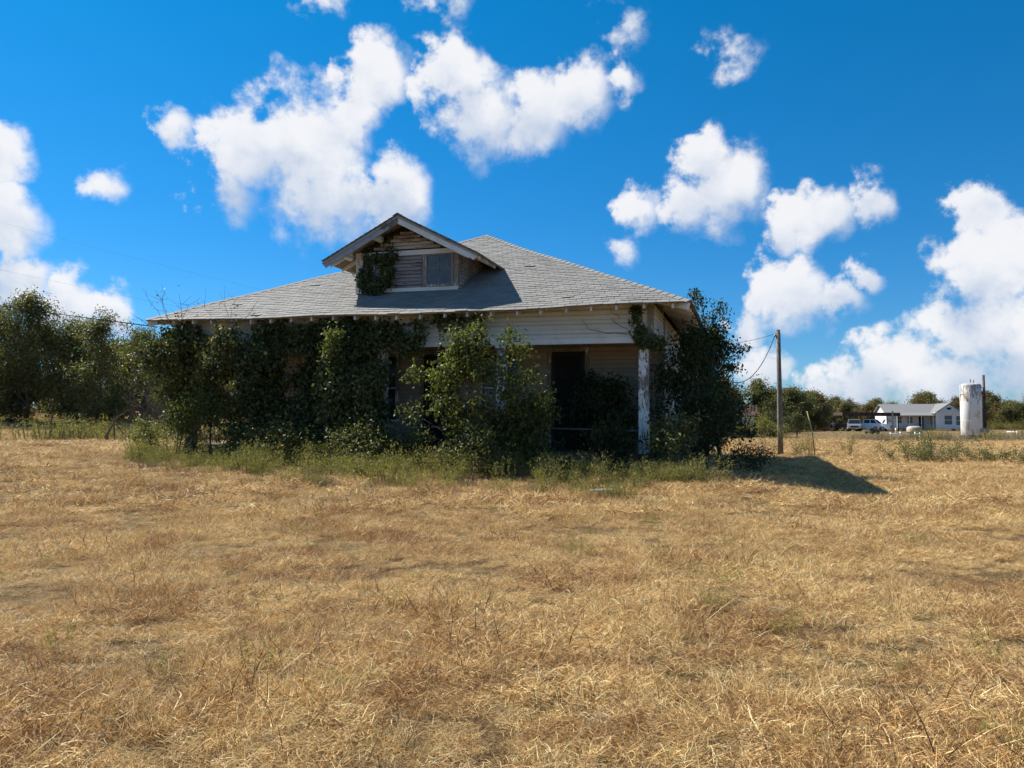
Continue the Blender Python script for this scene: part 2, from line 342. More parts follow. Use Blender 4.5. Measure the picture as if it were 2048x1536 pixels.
def roof_frame(side):
    """(origin at eave middle, along, inward, run, half-lines) of one roof plane"""
    if side == 'front': return (lambda a, d: (a, EY0 + d)), -EX, EX, AX, AY - EY0, SF
    if side == 'right': return (lambda a, d: (EX - d, a)), EY0, EY1, AY, EX - AX, SR
    if side == 'left': return (lambda a, d: (-EX + d, -a)), -EY1, -EY0, -AY, EX + AX, SL
    return (lambda a, d: (-a, EY1 - d)), -EX, EX, -AX, EY1 - AY, SB
def build_roof():
    deck = MB(); cols = 20; rows = 14
    for side in ('front', 'right', 'left', 'back'):
        fn, a0, a1, am, run, sl = roof_frame(side)
        top = []; bot = []
        for r in range(rows + 1):
            d = run * r / rows; l = a0 + (am - a0) * r / rows; h = a1 + (am - a1) * r / rows
            for c in range(cols + 1):
                x, y = fn(l + (h - l) * c / cols, d); z = zroof(x, y)
                top.append((x, y, z)); bot.append((x, y, z - 0.035))
        fs = [(r * (cols + 1) + c, r * (cols + 1) + c + 1, (r + 1) * (cols + 1) + c + 1, (r + 1) * (cols + 1) + c) for r in range(rows) for c in range(cols)]
        deck.add(top, fs); deck.add(bot, [f[::-1] for f in fs])
        e = [top[c] for c in range(cols + 1)] + [bot[c] for c in range(cols + 1)]
        deck.add(e, [(c, cols + 1 + c, cols + 2 + c, c + 1) for c in range(cols)])
    roof = deck.build('roof', M['deck'], house)
    # shingles: the 300 that show largest are objects, the rest one part
    E_, TW = 0.155, 0.30
    rest = MB(); singles = []; camp = HMAT.inverted() @ Vector((0, 0, 1.5))
    for side in ('front', 'right', 'left', 'back'):
        fn, a0, a1, am, run, sl = roof_frame(side); cs = math.sqrt(1 + sl * sl); n = int(run * cs / E_)
        for i in range(n + 1):
            d0 = i * E_ / cs - (0.03 if i == 0 else 0.0); d1 = min((i * E_ + E_ + 0.035) / cs, run)
            la, ha = [a0 + (am - a0) * max(d0, 0) / run, a1 + (am - a1) * max(d0, 0) / run]
            lb, hb = [a0 + (am - a0) * d1 / run, a1 + (am - a1) * d1 / run]
            off = (i % 6) * 0.1 + random.uniform(-0.012, 0.012)
            k = math.floor((la - off) / TW) - 1; a = k * TW + off
            while a < ha:
                g = random.uniform(0.006, 0.016); p, q = a + g / 2, a + TW - g / 2; a += TW
                pa, qa, pb, qb = max(p, la), min(q, ha), max(p, lb), min(q, hb)
                if qa - pa < 0.02 or (i > 1 and random.random() < 0.0012): continue
                if qb < pb: pb = qb = min(max((pa + qa) / 2, lb), hb)
                lift = random.uniform(0.012, 0.022) + (0.02 if random.random() < 0.006 else 0); dj = random.uniform(-0.012, 0.012)
                full = (pa == p and qa == q and pb == p and qb == q)
                vs = []
                for (aa, dd, up) in ((pa, d0 + dj, lift), (qa, d0 + dj, lift), (qb, d1, 0.004), (pb, d1, 0.004)):
                    x, y = fn(aa, dd); vs.append((x, y, zroof(x, y) + up))
                if side == 'front' and full and not (-2.6 < p < 2.2 and i > 9):
                    c = Vector(vs[0]); singles.append(((c - camp).length, vs))
                else: put_shingle(rest, vs)
    singles.sort(key=lambda s: s[0])
    lib = []
    for k in range(6):
        b = MB(); b.cur = random.random(); w = TW - 0.011; L = E_ + 0.035
        b.add([(-w / 2, 0, 0), (w / 2, 0, 0), (w / 2, L, 0), (-w / 2, L, 0), (-w / 2, 0, -0.012), (w / 2, 0, -0.012)],
              [(0, 1, 2, 3), (4, 5, 1, 0), (4, 0, 3), (5, 2, 1)])
        me = b.mesh('shingle'); me.materials.append(M['shingle']); lib.append(me)
    for k, (dist, vs) in enumerate(singles):
        if k < 300:
            p = [Vector(v) for v in vs]; mid = (p[0] + p[1]) / 2; ex = (p[1] - p[0]).normalized()
            ey = ((p[3] + p[2]) / 2 - mid).normalized(); ez = ex.cross(ey).normalized(); ey = ez.cross(ex)
            o = bpy.data.objects.new('shingle', lib[k % 6]); COL.objects.link(o); o.parent = roof
            o.matrix_local = Matrix(((ex.x, ey.x, ez.x, mid.x), (ex.y, ey.y, ez.y, mid.y), (ex.z, ey.z, ez.z, mid.z), (0, 0, 0, 1)))
        else: put_shingle(rest, vs)
    tag(rest.build('shingles', M['shingle'], roof), kind='stuff')
    # hip caps
    caps = MB()
    for (cx, cy) in ((EX, EY0), (-EX, EY0), (EX, EY1), (-EX, EY1)):
        n = 44
        for k in range(n):
            def P(t):
                x = cx + (AX - cx) * t; y = cy + (AY - cy) * t; return Vector((x, y, zroof(x, y)))
            p, q = P(k / n), P(min(1, (k + 1.25) / n)); d = (q - p).normalized()
            sd = Vector((d.y, -d.x, 0)).normalized() * 0.13; dn = Vector((0, 0, -0.058)); u0 = Vector((0, 0, 0.035)); u1 = Vector((0, 0, 0.018))
            caps.cur = random.random()
            caps.add([p + sd + dn + u0, p + u0, p - sd + dn + u0, q + sd + dn + u1, q + u1, q - sd + dn + u1, p + sd + dn, p, p - sd + dn],
                     [(0, 1, 4, 3), (1, 2, 5, 4), (6, 7, 1, 0), (7, 8, 2, 1)])
    tag(caps.build('hip_cap_shingles', M['shingle'], roof), kind='stuff')
    return roof
def put_shingle(mb, vs):
    mb.cur = random.random(); b = [(v[0], v[1], v[2] - 0.016) for v in vs[:2]]
    mb.add(vs + b, [(0, 1, 2, 3), (4, 5, 1, 0), (4, 0, 3), (5, 2, 1)])
roof = build_roof()

def board(name, p0, p1, nrm, h, mat, parent, th=0.02):
    """one lapped siding board between two points, bottom edge proud"""
    p0, p1 = Vector(p0), Vector(p1); b = MB(); b.cur = random.random()
    j = random.uniform(-0.003, 0.003); k = random.uniform(0, 0.004)
    up = Vector((0, 0, 1)); d = (p1 - p0).normalized(); p0 = p0 + d * random.uniform(0, 0.006); p1 = p1 - d * random.uniform(0, 0.006)
    poly = [(0.0, 0.0), (th + k, 0.0), (th + k, h * 0.72), (0.004, h * 0.985), (0.0, h * 0.985)]
    b.prism(poly, p0 + up * j, p1 + up * (j + random.uniform(-0.002, 0.002)), nrm, up)
    return b.build(name, mat, parent)
def siding(parent, a, b, z0, z1, nrm, mat, h=0.113, gaps=()):
    """rows of boards from a to b (xy), interrupted by gaps (t0,t1,z0,z1 in metres along)"""
    a, b = Vector((*a, 0)), Vector((*b, 0)); L = (b - a).length; d = (b - a) / L; z = z0
    while z < z1 - 0.02:
        hh = min(h, z1 - z); spans = [(0, L)]
        for g0, g1, gz0, gz1 in gaps:
            if z + hh > gz0 and z < gz1:
                spans = [s for u, v in spans for s in ((u, min(v, g0)), (max(u, g1), v)) if s[1] - s[0] > 0.03]
        for u, v in spans:
            board('siding_board', a + d * u + Vector((0, 0, z)), a + d * v + Vector((0, 0, z)), Vector(nrm), hh, mat, parent)
        z += h
def sheet(name, x0, x1, y0, y1, z0, z1, mat, parent): return MB().box(x0, x1, y0, y1, z0, z1).build(name, mat, parent)

def under(x, y): return zroof(x, y) - 0.04
# front and side frieze above the porch openings
fr = sheet('porch_frieze', -WX, WX, 0.0, 0.10, Z_B, 4.12, M['dark'], house)
siding(fr, (-WX, 0), (WX, 0), Z_B + 0.12, 4.16, (0, -1, 0), M['siding'])
tb = MB().box(-WX - 0.03, WX + 0.03, -0.05, -0.003, Z_B - 0.02, Z_B + 0.115).build('beam_board', M['trim_x'], fr)
for sx in (-1, 1):
    f2 = MB().box(min(sx * WX, sx * (WX - 0.1)), max(sx * WX, sx * (WX - 0.1)), 0.103, PY, Z_B, 4.0).build('porch_side_frieze', M['dark'], house)
    siding(f2, (sx * WX, 0.09), (sx * WX, PY - 0.06), Z_B + 0.02, 4.02, (sx, 0, 0), M['siding_y'])
    MB().box(sx * WX - 0.12, sx * WX + 0.02, -0.036, 0.085, Z_B + 0.117, 4.10).build('corner_board', M['trim'], house)
# house body
GAPS = []                                                        # openings of the porch back wall: x0, x1, z0, z1, kind
OPEN = [(-5.9, -5.0, 1.3, 3.05, 'window'), (-4.1, -3.1, Z_F, 3.1, 'door'), (-2.15, -1.15, 1.25, 3.05, 'window'), (-0.27, 0.68, Z_F, 3.1, 'door'),
        (1.5, 2.5, 1.25, 3.05, 'window'), (3.47, 4.40, Z_F, 3.12, 'door')]
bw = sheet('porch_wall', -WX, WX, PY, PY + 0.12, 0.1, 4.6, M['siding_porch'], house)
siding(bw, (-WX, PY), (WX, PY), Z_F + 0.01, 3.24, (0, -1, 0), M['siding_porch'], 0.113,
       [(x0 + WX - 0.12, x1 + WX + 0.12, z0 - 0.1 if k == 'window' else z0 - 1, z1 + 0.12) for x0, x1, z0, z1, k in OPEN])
for x0, x1, z0, z1, k in OPEN:
    if k == 'window':
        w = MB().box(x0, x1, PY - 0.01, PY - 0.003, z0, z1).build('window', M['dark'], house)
        fm = MB()
        fm.box(x0 - 0.12, x0, PY - 0.045, PY - 0.003, z0, z1 + 0.12).box(x1, x1 + 0.12, PY - 0.045, PY - 0.003, z0, z1 + 0.12)
        fm.box(x0, x1, PY - 0.043, PY - 0.003, z1, z1 + 0.12); fm.build('frame', M['trim'], w)
        MB().box(x0 - 0.15, x1 + 0.15, PY - 0.09, PY - 0.003, z0 - 0.07, z0 - 0.002).build('sill', M['trim_x'], w)
        zm = (z0 + z1) / 2; xm = (x0 + x1) / 2
        for pz0, pz1 in ((z0, zm - 0.025), (zm + 0.025, z1)):
            for px0, px1 in ((x0, xm - 0.012), (xm + 0.012, x1)):
                MB().box(px0 + 0.03, px1 - 0.01, PY - 0.022, PY - 0.014, pz0 + 0.03, pz1 - 0.02).build('pane', M['pane_dark'], w)
        MB().box(x0, x1, PY - 0.034, PY - 0.024, zm - 0.025, zm + 0.025).build('meeting_rail', M['trim_x'], w)
    else:
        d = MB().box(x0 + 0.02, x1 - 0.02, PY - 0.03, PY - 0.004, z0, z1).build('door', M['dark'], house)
        sf = MB(); yy0, yy1 = PY - 0.055, PY - 0.032
        for bx0, bx1 in ((x0 + 0.02, x0 + 0.11), (x1 - 0.11, x1 - 0.02)): sf.box(bx0, bx1, yy0, yy1, z0, z1)
        for bz0, bz1 in ((z0, z0 + 0.18), (1.35, 1.45), (z1 - 0.1, z1)): sf.box(x0 + 0.112, x1 - 0.112, yy0 + 0.002, yy1, bz0, bz1)
        sf.build('screen_frame', M['screen'], d)
        MB().box(x1 - 0.10, x1 - 0.07, PY - 0.10, PY - 0.057, 1.38, 1.50).build('handle', M['fascia'], d)
        cs = MB().box(x0 - 0.11, x0, PY - 0.05, PY - 0.003, z0, z1 + 0.11).box(x1, x1 + 0.11, PY - 0.05, PY - 0.003, z0, z1 + 0.11)
        cs.box(x0, x1, PY - 0.048, PY - 0.003, z1, z1 + 0.11); cs.build('casing', M['trim'], d)
rw = sheet('side_wall', WX - 0.12, WX, PY + 0.125, WY, 0.1, 4.0, M['dark'], house)
siding(rw, (WX, PY + 0.1), (WX, WY), Z_F - 0.15, 4.02, (1, 0, 0), M['siding_y'])
MB().box(WX - 0.02, WX + 0.045, PY - 0.055, PY + 0.085, Z_F - 0.15, 3.98).build('corner_board', M['trim'], house)
lw = sheet('side_wall', -WX, -WX + 0.12, PY + 0.125, WY, 0.1, 4.0, M['dark'], house)
siding(lw, (-WX, PY + 0.1), (-WX, WY), Z_F - 0.15, 4.02, (-1, 0, 0), M['siding_y'])
sheet('rear_wall', -WX + 0.125, WX - 0.125, WY - 0.12, WY - 0.005, 0.1, 4.3, M['siding'], house)
wg = sheet('rear_wing', WX + 0.03, 7.30, 8.1, 11.9, 0.25, 3.92, M['dark'], house)
siding(wg, (WX + 0.04, 8.095), (7.30, 8.095), 0.35, 3.85, (0, -1, 0), M['siding'])
siding(wg, (7.305, 8.1), (7.305, 11.9), 0.35, 3.85, (1, 0, 0), M['siding_y'])
MB().box(7.24, 7.345, 8.03, 8.12, 0.3, 3.85).build('corner_board', M['trim'], wg)
# rear addition behind the hipped part
ra = sheet('rear_addition', 0.6, 6.9, WY + 0.005, 17.0, 0.2, 3.55, M['dark'], house)
siding(ra, (6.905, WY + 0.04), (6.905, 17.0), 0.3, 3.9, (1, 0, 0), M['siding_y'])
siding(ra, (6.9, 17.005), (0.6, 17.005), 0.3, 3.9, (0, 1, 0), M['siding'])
MB().hexa([(7.4, WY + 0.3, 3.84), (7.4, 17.5, 3.84), (0.2, 17.5, 4.5), (0.2, WY + 0.3, 4.5), (7.4, WY + 0.3, 3.92), (7.4, 17.5, 3.92), (0.2, 17.5, 4.58), (0.2, WY + 0.3, 4.58)]).build('rear_addition_roof', M['shingle'], house)
# porch ceiling, floor, posts, rails, piers
MB().box(-WX + 0.105, WX - 0.105, 0.105, PY - 0.005, Z_B + 0.12, Z_B + 0.15).build('porch_ceiling', M['ceil'], house)
fl = MB().box(-WX, WX, -0.04, PY - 0.005, Z_F - 0.14, Z_F - 0.035).build('porch_floor', M['wood'], house)
x = -WX - 0.06
while x < WX + 0.05:
    b = MB(); b.cur = random.random(); b.box(x, x + 0.132, -0.11 - random.uniform(0, 0.04), PY - 0.062, Z_F - 0.032, Z_F - random.uniform(0, 0.006)); b.build('floor_board', M['floorwood'], fl); x += 0.138
MB().box(-WX, WX, -0.075, -0.043, Z_F - 0.24, Z_F - 0.035).build('floor_skirt', M['wood'], fl)
POSTS = [6.25, 2.75, -0.45, -3.68, -6.35]
for k, px in enumerate(POSTS):
    p = MB(); le = (0.012, -0.02, 0.015, -0.01, 0.02)[k]; hw = 0.115
    p.hexa([(px - hw, -0.03, Z_F), (px + hw, -0.03, Z_F), (px + hw, 0.19, Z_F), (px - hw, 0.19, Z_F),
            (px - hw * .93 - le, -0.02, Z_B - 0.024), (px + hw * .93 - le, -0.02, Z_B - 0.024), (px + hw * .93 - le, 0.18, Z_B - 0.024), (px - hw * .93 - le, 0.18, Z_B - 0.024)])
    po = p.build('porch_post', M['post'], house)
    MB().box(px - hw - le - 0.03, px + hw - le + 0.03, -0.055, 0.215, Z_B - 0.08, Z_B - 0.026).build('post_cap', M['trim_x'], po)
    MB().box(px - 0.2, px + 0.2, -0.03, 0.37, -0.3, Z_F - 0.142).build('pier', M['block'], house)
for x in (-6.25, -3.2, 0, 3.2, 6.25):
    for y in (4.6, 8.2, 12.3): MB().box(x - 0.2, x + 0.2, y - 0.2, y + 0.2, -0.3, 0.35).build('pier', M['block'], house)
MB().box(6.3, 6.66, 4.4, 4.8, -0.35, 0.3).build('pier', M['block'], house)
for a, b in ((0, 1), (1, 2), (2, 3), (3, 4)):
    xa, xb = POSTS[a] - 0.117, POSTS[b] + 0.117
    MB().bar((xb, 0.08, Z_F + 0.56 + random.uniform(-.04, .03)), (xa, 0.08, Z_F + 0.56 - random.uniform(0, .05)), 0.07, 0.04).build('porch_rail', M['wood'], house)
sk = MB()
sk.box(-WX, WX, 0.12, 0.14, -0.2, Z_F - 0.142); sk.build('crawl_space_shade_sheet', M['dark'], house)  # near-black sheet standing in for the shade under the porch floor
# rafter tails along the front and right eaves
x = -7.05
while x < 7.1:
    t = MB(); w = 0.026; pts = []
    for xx in (x - w, x + w):
        pts.append([(xx, -0.60, under(xx, -0.60) - 0.004), (xx, 0.08, under(xx, 0.08) - 0.004), (xx, 0.08, under(xx, 0.08) - 0.15), (xx, -0.50, under(xx, -0.50) - 0.15), (xx, -0.60, under(xx, -0.60) - 0.12)])
    t.add(pts[0] + pts[1], [(0, 1, 2, 3, 4), (9, 8, 7, 6, 5), (0, 4, 9, 5), (4, 3, 8, 9), (3, 2, 7, 8), (2, 1, 6, 7), (1, 0, 5, 6)])
    t.build('rafter_tail', M['tail'], house); x += 0.61 + random.uniform(-0.05, 0.05)
for sx in (-1, 1):
    y = -0.1
    while y < 12.6:
        t = MB(); w = 0.026; pts = []
        for yy in (y - w, y + w):
            pts.append([(sx * xx, yy, under(sx * xx, yy) - dz) for xx, dz in ((7.30, 0.004), (6.38, 0.004), (6.38, 0.115), (7.2, 0.115), (7.30, 0.085))])
        t.add(pts[0] + pts[1], [(0, 1, 2, 3, 4), (9, 8, 7, 6, 5), (0, 4, 9, 5), (4, 3, 8, 9), (3, 2, 7, 8), (2, 1, 6, 7), (1, 0, 5, 6)])
        t.build('rafter_tail', M['trim_x'], house); y += 0.62
    MB().bar((sx * 6.42, 0.05, under(sx * 6.42, 0.05) - 0.13), (sx * 7.31, -0.61, under(sx * 7.31, -0.61) - 0.085), 0.07, 0.15).build('hip_rafter_tail', M['trim_x'], house)

# ------------------------------------------------------------------ dormer (part of the farmhouse)
DX, DW, DY, DZ0 = -0.2, 1.5, 0.85, 4.66
DPZ, DS, DE, DF = 6.63, 0.51, 2.2, 0.25                          # ridge height, slope, half width of roof, front edge
dz = lambda x: DPZ - abs(x - DX) * DS
dm = MB()
f0 = [(DX - DW, DY, DZ0 - 0.2), (DX + DW, DY, DZ0 - 0.2), (DX + DW, DY, dz(DX + DW) - 0.13), (DX, DY, DPZ - 0.13), (DX - DW, DY, dz(DX - DW) - 0.13)]
dm.add(f0 + [(x, DY + 0.06, z) for x, _, z in f0], [(0, 1, 2, 3, 4), (9, 8, 7, 6, 5)] + [(i, (i + 1) % 5, (i + 1) % 5 + 5, i + 5) for i in range(5)])
dorm = dm.build('dormer', M['dark'], house)
z = DZ0; h = 0.098
WN = [(-1.49, -0.81), (0.41, 1.09)]; WZ0, WZ1 = 4.84, 5.62
while z < DPZ - 0.3:
    hw = min(DW - 0.12, (DPZ - 0.2 - (z + h)) / DS) if z > 5.70 else DW - 0.12
    if z > 5.70 and z < 5.80: z += h; continue
    spans = [(DX - hw, DX + hw)]
    if WZ0 - 0.15 < z < 5.66:
        spans = [(-0.66, 0.26)]
    for a, b in spans:
        if b - a > 0.1: board('siding_board', (a, DY, z), (b, DY, z), Vector((0, -1, 0)), h, M['siding_mauve'] if z < 5.66 else M['siding_bare'], dorm, 0.03)
    z += h
MB().box(DX - DW, DX + DW, DY - 0.034, DY - 0.003, 5.66, 5.79).build('header_board', M['trim_x'], dorm)
MB().box(DX - DW, DX + DW, DY - 0.036, DY - 0.003, DZ0 + 0.02, DZ0 + 0.115).build('base_board', M['trim_x'], dorm)
for x0, x1 in ((DX - DW, DX - DW + 0.13), (DX + DW - 0.13, DX + DW)):
    MB().box(x0, x1, DY - 0.04, DY - 0.003, DZ0 + 0.118, 5.657).build('corner_board', M['trim'], dorm)
for x0, x1 in WN:
    w = MB().box(x0, x1, DY - 0.012, DY - 0.004, WZ0, WZ1).build('dormer_window', M['dark'], dorm)
    f = MB().box(x0 - 0.13, x0, DY - 0.05, DY - 0.003, WZ0 - 0.06, WZ1 + 0.03).box(x1, x1 + 0.07, DY - 0.05, DY - 0.003, WZ0 - 0.06, WZ1 + 0.03)
    f.box(x0, x1, DY - 0.048, DY - 0.003, WZ1, WZ1 + 0.03).box(x0, x1, DY - 0.06, DY - 0.003, WZ0 - 0.06, WZ0)
    xm = (x0 + x1) / 2; zm = WZ0 + 0.42
    f.box(xm - 0.008, xm + 0.008, DY - 0.04, DY - 0.028, WZ0, WZ1).box(x0, x1, DY - 0.038, DY - 0.03, zm - 0.007, zm + 0.007)
    f.build('window_frame', M['trim'], dorm)
    for a, b in ((x0, xm), (xm, x1)):
        for c, d in ((WZ0, zm), (zm, WZ1)): MB().box(a, b, DY - 0.026, DY - 0.018, c, d).build('window_pane', M['pane'], dorm)
for sx in (-1, 1):                                               # dormer cheeks
    xs = DX + sx * DW; c = MB(); ztop = dz(xs) - 0.13; n = 9; z = DZ0 - 0.03
    yb = lambda zz: EY0 + (zz - Z_E) / SF
    c.add([(xs, DY + 0.06, DZ0 - 0.3), (xs, yb(ztop) + 0.3, ztop), (xs, DY + 0.06, ztop), (xs - sx * 0.05, DY + 0.06, DZ0 - 0.3), (xs - sx * 0.05, yb(ztop) + 0.3, ztop), (xs - sx * 0.05, DY + 0.06, ztop)],
          [(0, 1, 2), (5, 4, 3), (0, 1, 4, 3), (1, 2, 5, 4), (2, 0, 3, 5)])
    ck = c.build('dormer_cheek', M['dark'], house)
    while z < ztop - 0.05:
        e = yb(z) + 0.1
        if e - DY > 0.1: board('siding_board', (xs, DY + 0.005, z), (xs, e, z), Vector((sx, 0, 0)), h, M['siding_bare'], ck, 0.022)
        z += h
# dormer roof, rakes and brackets
dr = MB(); RB = EY0 + (DPZ - Z_E) / SF + 0.25; EB = EY0 + (DPZ - DE * DS - Z_E) / SF + 0.12
for sx in (-1, 1):
    top = [(DX, DF, DPZ), (DX, RB, DPZ), (DX + sx * DE, EB, DPZ - DE * DS), (DX + sx * DE, DF, DPZ - DE * DS)]
    dr.add(top + [(x, y, z - 0.04) for x, y, z in top], [(0, 1, 2, 3), (7, 6, 5, 4), (0, 3, 7, 4), (3, 2, 6, 7)])
droof = dr.build('dormer_roof', M['deck'], house)
ds = MB(); cs = math.sqrt(1 + DS * DS); n = int(DE * cs / 0.155) + 1
for sx in (-1, 1):
    for i in range(n):
        d0 = max(DE - i * 0.155 / cs, 0); d1 = max(DE - (i * 0.155 + 0.19) / cs, 0)
        if i == 0: d0 += 0.03
        zb = DPZ - d0 * DS; yend = EY0 + (zb - Z_E) / SF + 0.1; y = DF - 0.03 - (i % 6) * 0.1
        while y < yend:
            a, b = max(y, DF - 0.03), min(y + 0.29, yend + 0.2); y += 0.30
            if b - a < 0.03: continue
            vs = [(DX + sx * d0, a, zb + 0.02), (DX + sx * d0, b, zb + 0.02), (DX + sx * d1, b, DPZ - d1 * DS + 0.005), (DX + sx * d1, a, DPZ - d1 * DS + 0.005)]
            put_shingle(ds, vs)
for k in range(26):
    y0 = DF - 0.04 + k * 0.19
    if y0 > RB - 0.15: break
    ds.cur = random.random()
    ds.add([(DX - 0.14, y0, DPZ - 0.04), (DX, y0, DPZ + 0.035), (DX + 0.14, y0, DPZ - 0.04), (DX - 0.14, y0 + 0.22, DPZ - 0.055), (DX, y0 + 0.22, DPZ + 0.02), (DX + 0.14, y0 + 0.22, DPZ - 0.055)], [(0, 1, 4, 3), (1, 2, 5, 4)])
tag(ds.build('shingles', M['shingle'], droof), kind='stuff')
for sx in (-1, 1):
    b = MB(); e = DE - 0.02
    P = lambda d, dn: (DX + sx * d, DPZ - d * DS - dn)
    prof = [P(0, 0.045), P(e, 0.045), P(e + 0.0, 0.13), P(e - 0.07, 0.24), P(e - 0.16, 0.215), P(e - 0.2, 0.25), P(0, 0.25)]
    b.add([(x, DF + 0.01, z) for x, z in prof] + [(x, DF + 0.05, z) for x, z in prof],
          [tuple(range(7)), tuple(range(13, 6, -1))] + [(i, (i + 1) % 7, (i + 1) % 7 + 7, i + 7) for i in range(7)])
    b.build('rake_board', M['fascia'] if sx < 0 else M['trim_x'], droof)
    b = MB(); P2 = [P(0, 0.048), P(DE + 0.01, 0.048), P(DE + 0.01, 0.10), P(0, 0.10)]
    b.add([(x, DF - 0.015, z) for x, z in P2] + [(x, DF + 0.008, z) for x, z in P2], [(0, 1, 2, 3), (7, 6, 5, 4)] + [(i, (i + 1) % 4, (i + 1) % 4 + 4, i + 4) for i in range(4)])
    b.build('rake_moulding', M['fascia'], droof)
    for d in (0.72, 1.62):                                       # outlookers under the rake
        x = DX + sx * d; zt = DPZ - d * DS - 0.046
        MB().hexa([(x - 0.045, DF + 0.055, zt - 0.19), (x + 0.045, DF + 0.055, zt - 0.19 - 0.046 * sx), (x + 0.045, DY - 0.04, zt - 0.19 - 0.046 * sx), (x - 0.045, DY - 0.04, zt - 0.19),
                   (x - 0.045, DF + 0.055, zt - 0.03), (x + 0.045, DF + 0.055, zt - 0.03), (x + 0.045, DY - 0.04, zt - 0.03), (x - 0.045, DY - 0.04, zt - 0.03)]).build('bracket', M['trim_x'], droof)
    for y in (0.62, 1.25, 1.85):                                 # rafter tails of the dormer eaves
        xa, xb = DX + sx * (DE - 0.03), DX + sx * (DW + 0.01)
        t = MB()
        t.hexa([(xa, y - .025, dz(xa) - .13), (xb, y - .025, dz(xb) - .15), (xb, y + .025, dz(xb) - .15), (xa, y + .025, dz(xa) - .13),
                (xa, y - .025, dz(xa) - .044), (xb, y - .025, dz(xb) - .044), (xb, y + .025, dz(xb) - .044), (xa, y + .025, dz(xa) - .044)])
        t.build('rafter_tail', M['trim_x'], droof)

# ------------------------------------------------------------------ foliage builders
def unit(a): return a / np.maximum(np.linalg.norm(a, axis=-1, keepdims=True), 1e-9)
def leaf_arrays(P, L, W, g, droop=0.3, up=0.6, fold=0.12, out=None):
    """folded two-triangle leaves at points P"""
    n = len(P); t = g.normal(size=(n, 3)); t[:, 2] -= droop * 1.5; t = unit(t)
    nn = g.normal(size=(n, 3)); nn[:, 2] += up * 2
    if out is not None: nn += np.asarray(out) * 1.2
    b = unit(np.cross(nn, t)); nn = np.cross(t, b)
    l = (L * g.uniform(0.5, 1.4, n))[:, None]; w = (W * g.uniform(0.5, 1.35, n))[:, None] * 0.5
    f = fold * l * g.uniform(-0.3, 1, n)[:, None]
    V = np.stack([P, P + t * l * 0.42 + b * w + nn * f, P + t * l - nn * f * 0.6, P + t * l * 0.42 - b * w + nn * f], 1).reshape(-1, 3)
    i = np.arange(n)[:, None] * 4
    F = np.concatenate([i + [[0, 1, 2]], i + [[0, 2, 3]]], 1).reshape(-1, 3)
    return V, F, np.repeat(g.random(n), 2)
def leaf_mesh(name, sets):
    Vs, Fs, Rs, o = [], [], [], 0
    for V, F, r in sets: Vs.append(V); Fs.append(F + o); Rs.append(r); o += len(V)
    return np_mesh(name, np.concatenate(Vs), np.concatenate(Fs), np.concatenate(Rs))
def blob_points(g, blobs, sub=0.16, per=28):
    """clustered points inside ellipsoids (x,y,z,rx,ry,rz,n)"""
    out = []
    for x, y, z, rx, ry, rz, n in blobs:
        k = max(3, n // per); d = unit(g.normal(size=(k, 3))) * (g.random((k, 1)) ** 0.42)
        c = np.array([x, y, z]) + d * [rx, ry, rz]
        p = c[g.integers(0, k, n)] + g.normal(size=(n, 3)) * sub * np.array([1, 1, 0.9]); out.append(p)
    return np.concatenate(out)
def bez(p0, p1, sag, g, k=6, wob=0.05):
    p0, p1 = np.array(p0, float), np.array(p1, float); mid = (p0 + p1) / 2 + np.array(sag)
    t = np.linspace(0, 1, k)[:, None]; pts = (1 - t) ** 2 * p0 + 2 * t * (1 - t) * mid + t * t * p1
    pts[1:-1] += g.normal(size=(k - 2, 3)) * wob; return pts

def plant(name, root, seed, h, clumps, leaf, mat_leaf, mat_wood, trunk_r=0.05, stems=1, spread=0.15, droop=0.3, sub=0.2, per=40, up=0.6, parts=('stem', 'foliage'), twigs=3):
    """clumps: (x,y,z,r,n) relative to root; leaf=(length,width)"""
    g = np.random.default_rng(seed); wood = MB(); tops = []
    for s in range(stems):
        a = g.uniform(0, 6.28); lean = np.array([math.cos(a), math.sin(a)]) * spread * (0.3 if stems == 1 else g.uniform(0.5, 1.2)) * h
        k = 7; pts = np.zeros((k, 3)); tt = np.linspace(0, 1, k); pts[:, 2] = tt * h * (0.92 if s == 0 else g.uniform(0.6, 0.9))
        pts[:, :2] += tt[:, None] ** 1.4 * lean; pts[1:, :2] += g.normal(size=(k - 1, 2)) * h * 0.012
        pts[0, 2] = -0.15
        wood.tube(pts, [trunk_r * (1 - 0.88 * t) for t in tt], 7); tops.append(pts)
    P = []
    for x, y, z, r, n in clumps:
        st = tops[int(g.integers(0, stems))]; zi = max(0.12 * h, z - 0.55 * math.hypot(x, y) - 0.12 * h)
        j = int(np.argmin(abs(st[:, 2] - zi))); d = math.dist(st[j], (x, y, z))
        r0 = max(0.006, trunk_r * (1 - 0.88 * j / 6) * 0.6)
        wood.tube(bez(st[j], (x, y, z), (0, 0, 0.12 * d), g, 5, 0.02 * d), [r0, r0 * .75, r0 * .5, r0 * .3, r0 * .12], 5, False)
        for q in range(twigs):
            e = np.array([x, y, z]) + unit(g.normal(size=3)) * r * g.uniform(0.8, 1.25)
            wood.tube([(x, y, z), ((x + e[0]) / 2, (y + e[1]) / 2, (z + e[2]) / 2 + .05 * r), e], [r0 * .3 + .003, r0 * .2 + .002, .0015], 4, False)
        P.append(blob_points(g, [(x, y, z, r, r, r * 0.8, n)], sub * r, per))
    P = np.concatenate(P)
    V, F, rn = leaf_arrays(P, leaf[0], leaf[1], g, droop, up)
    wood.build(parts[0], mat_wood, root)
    tag(link(parts[1], leaf_mesh(parts[1], [(V, F, rn)]), mat_leaf, root), kind='stuff')
    return root

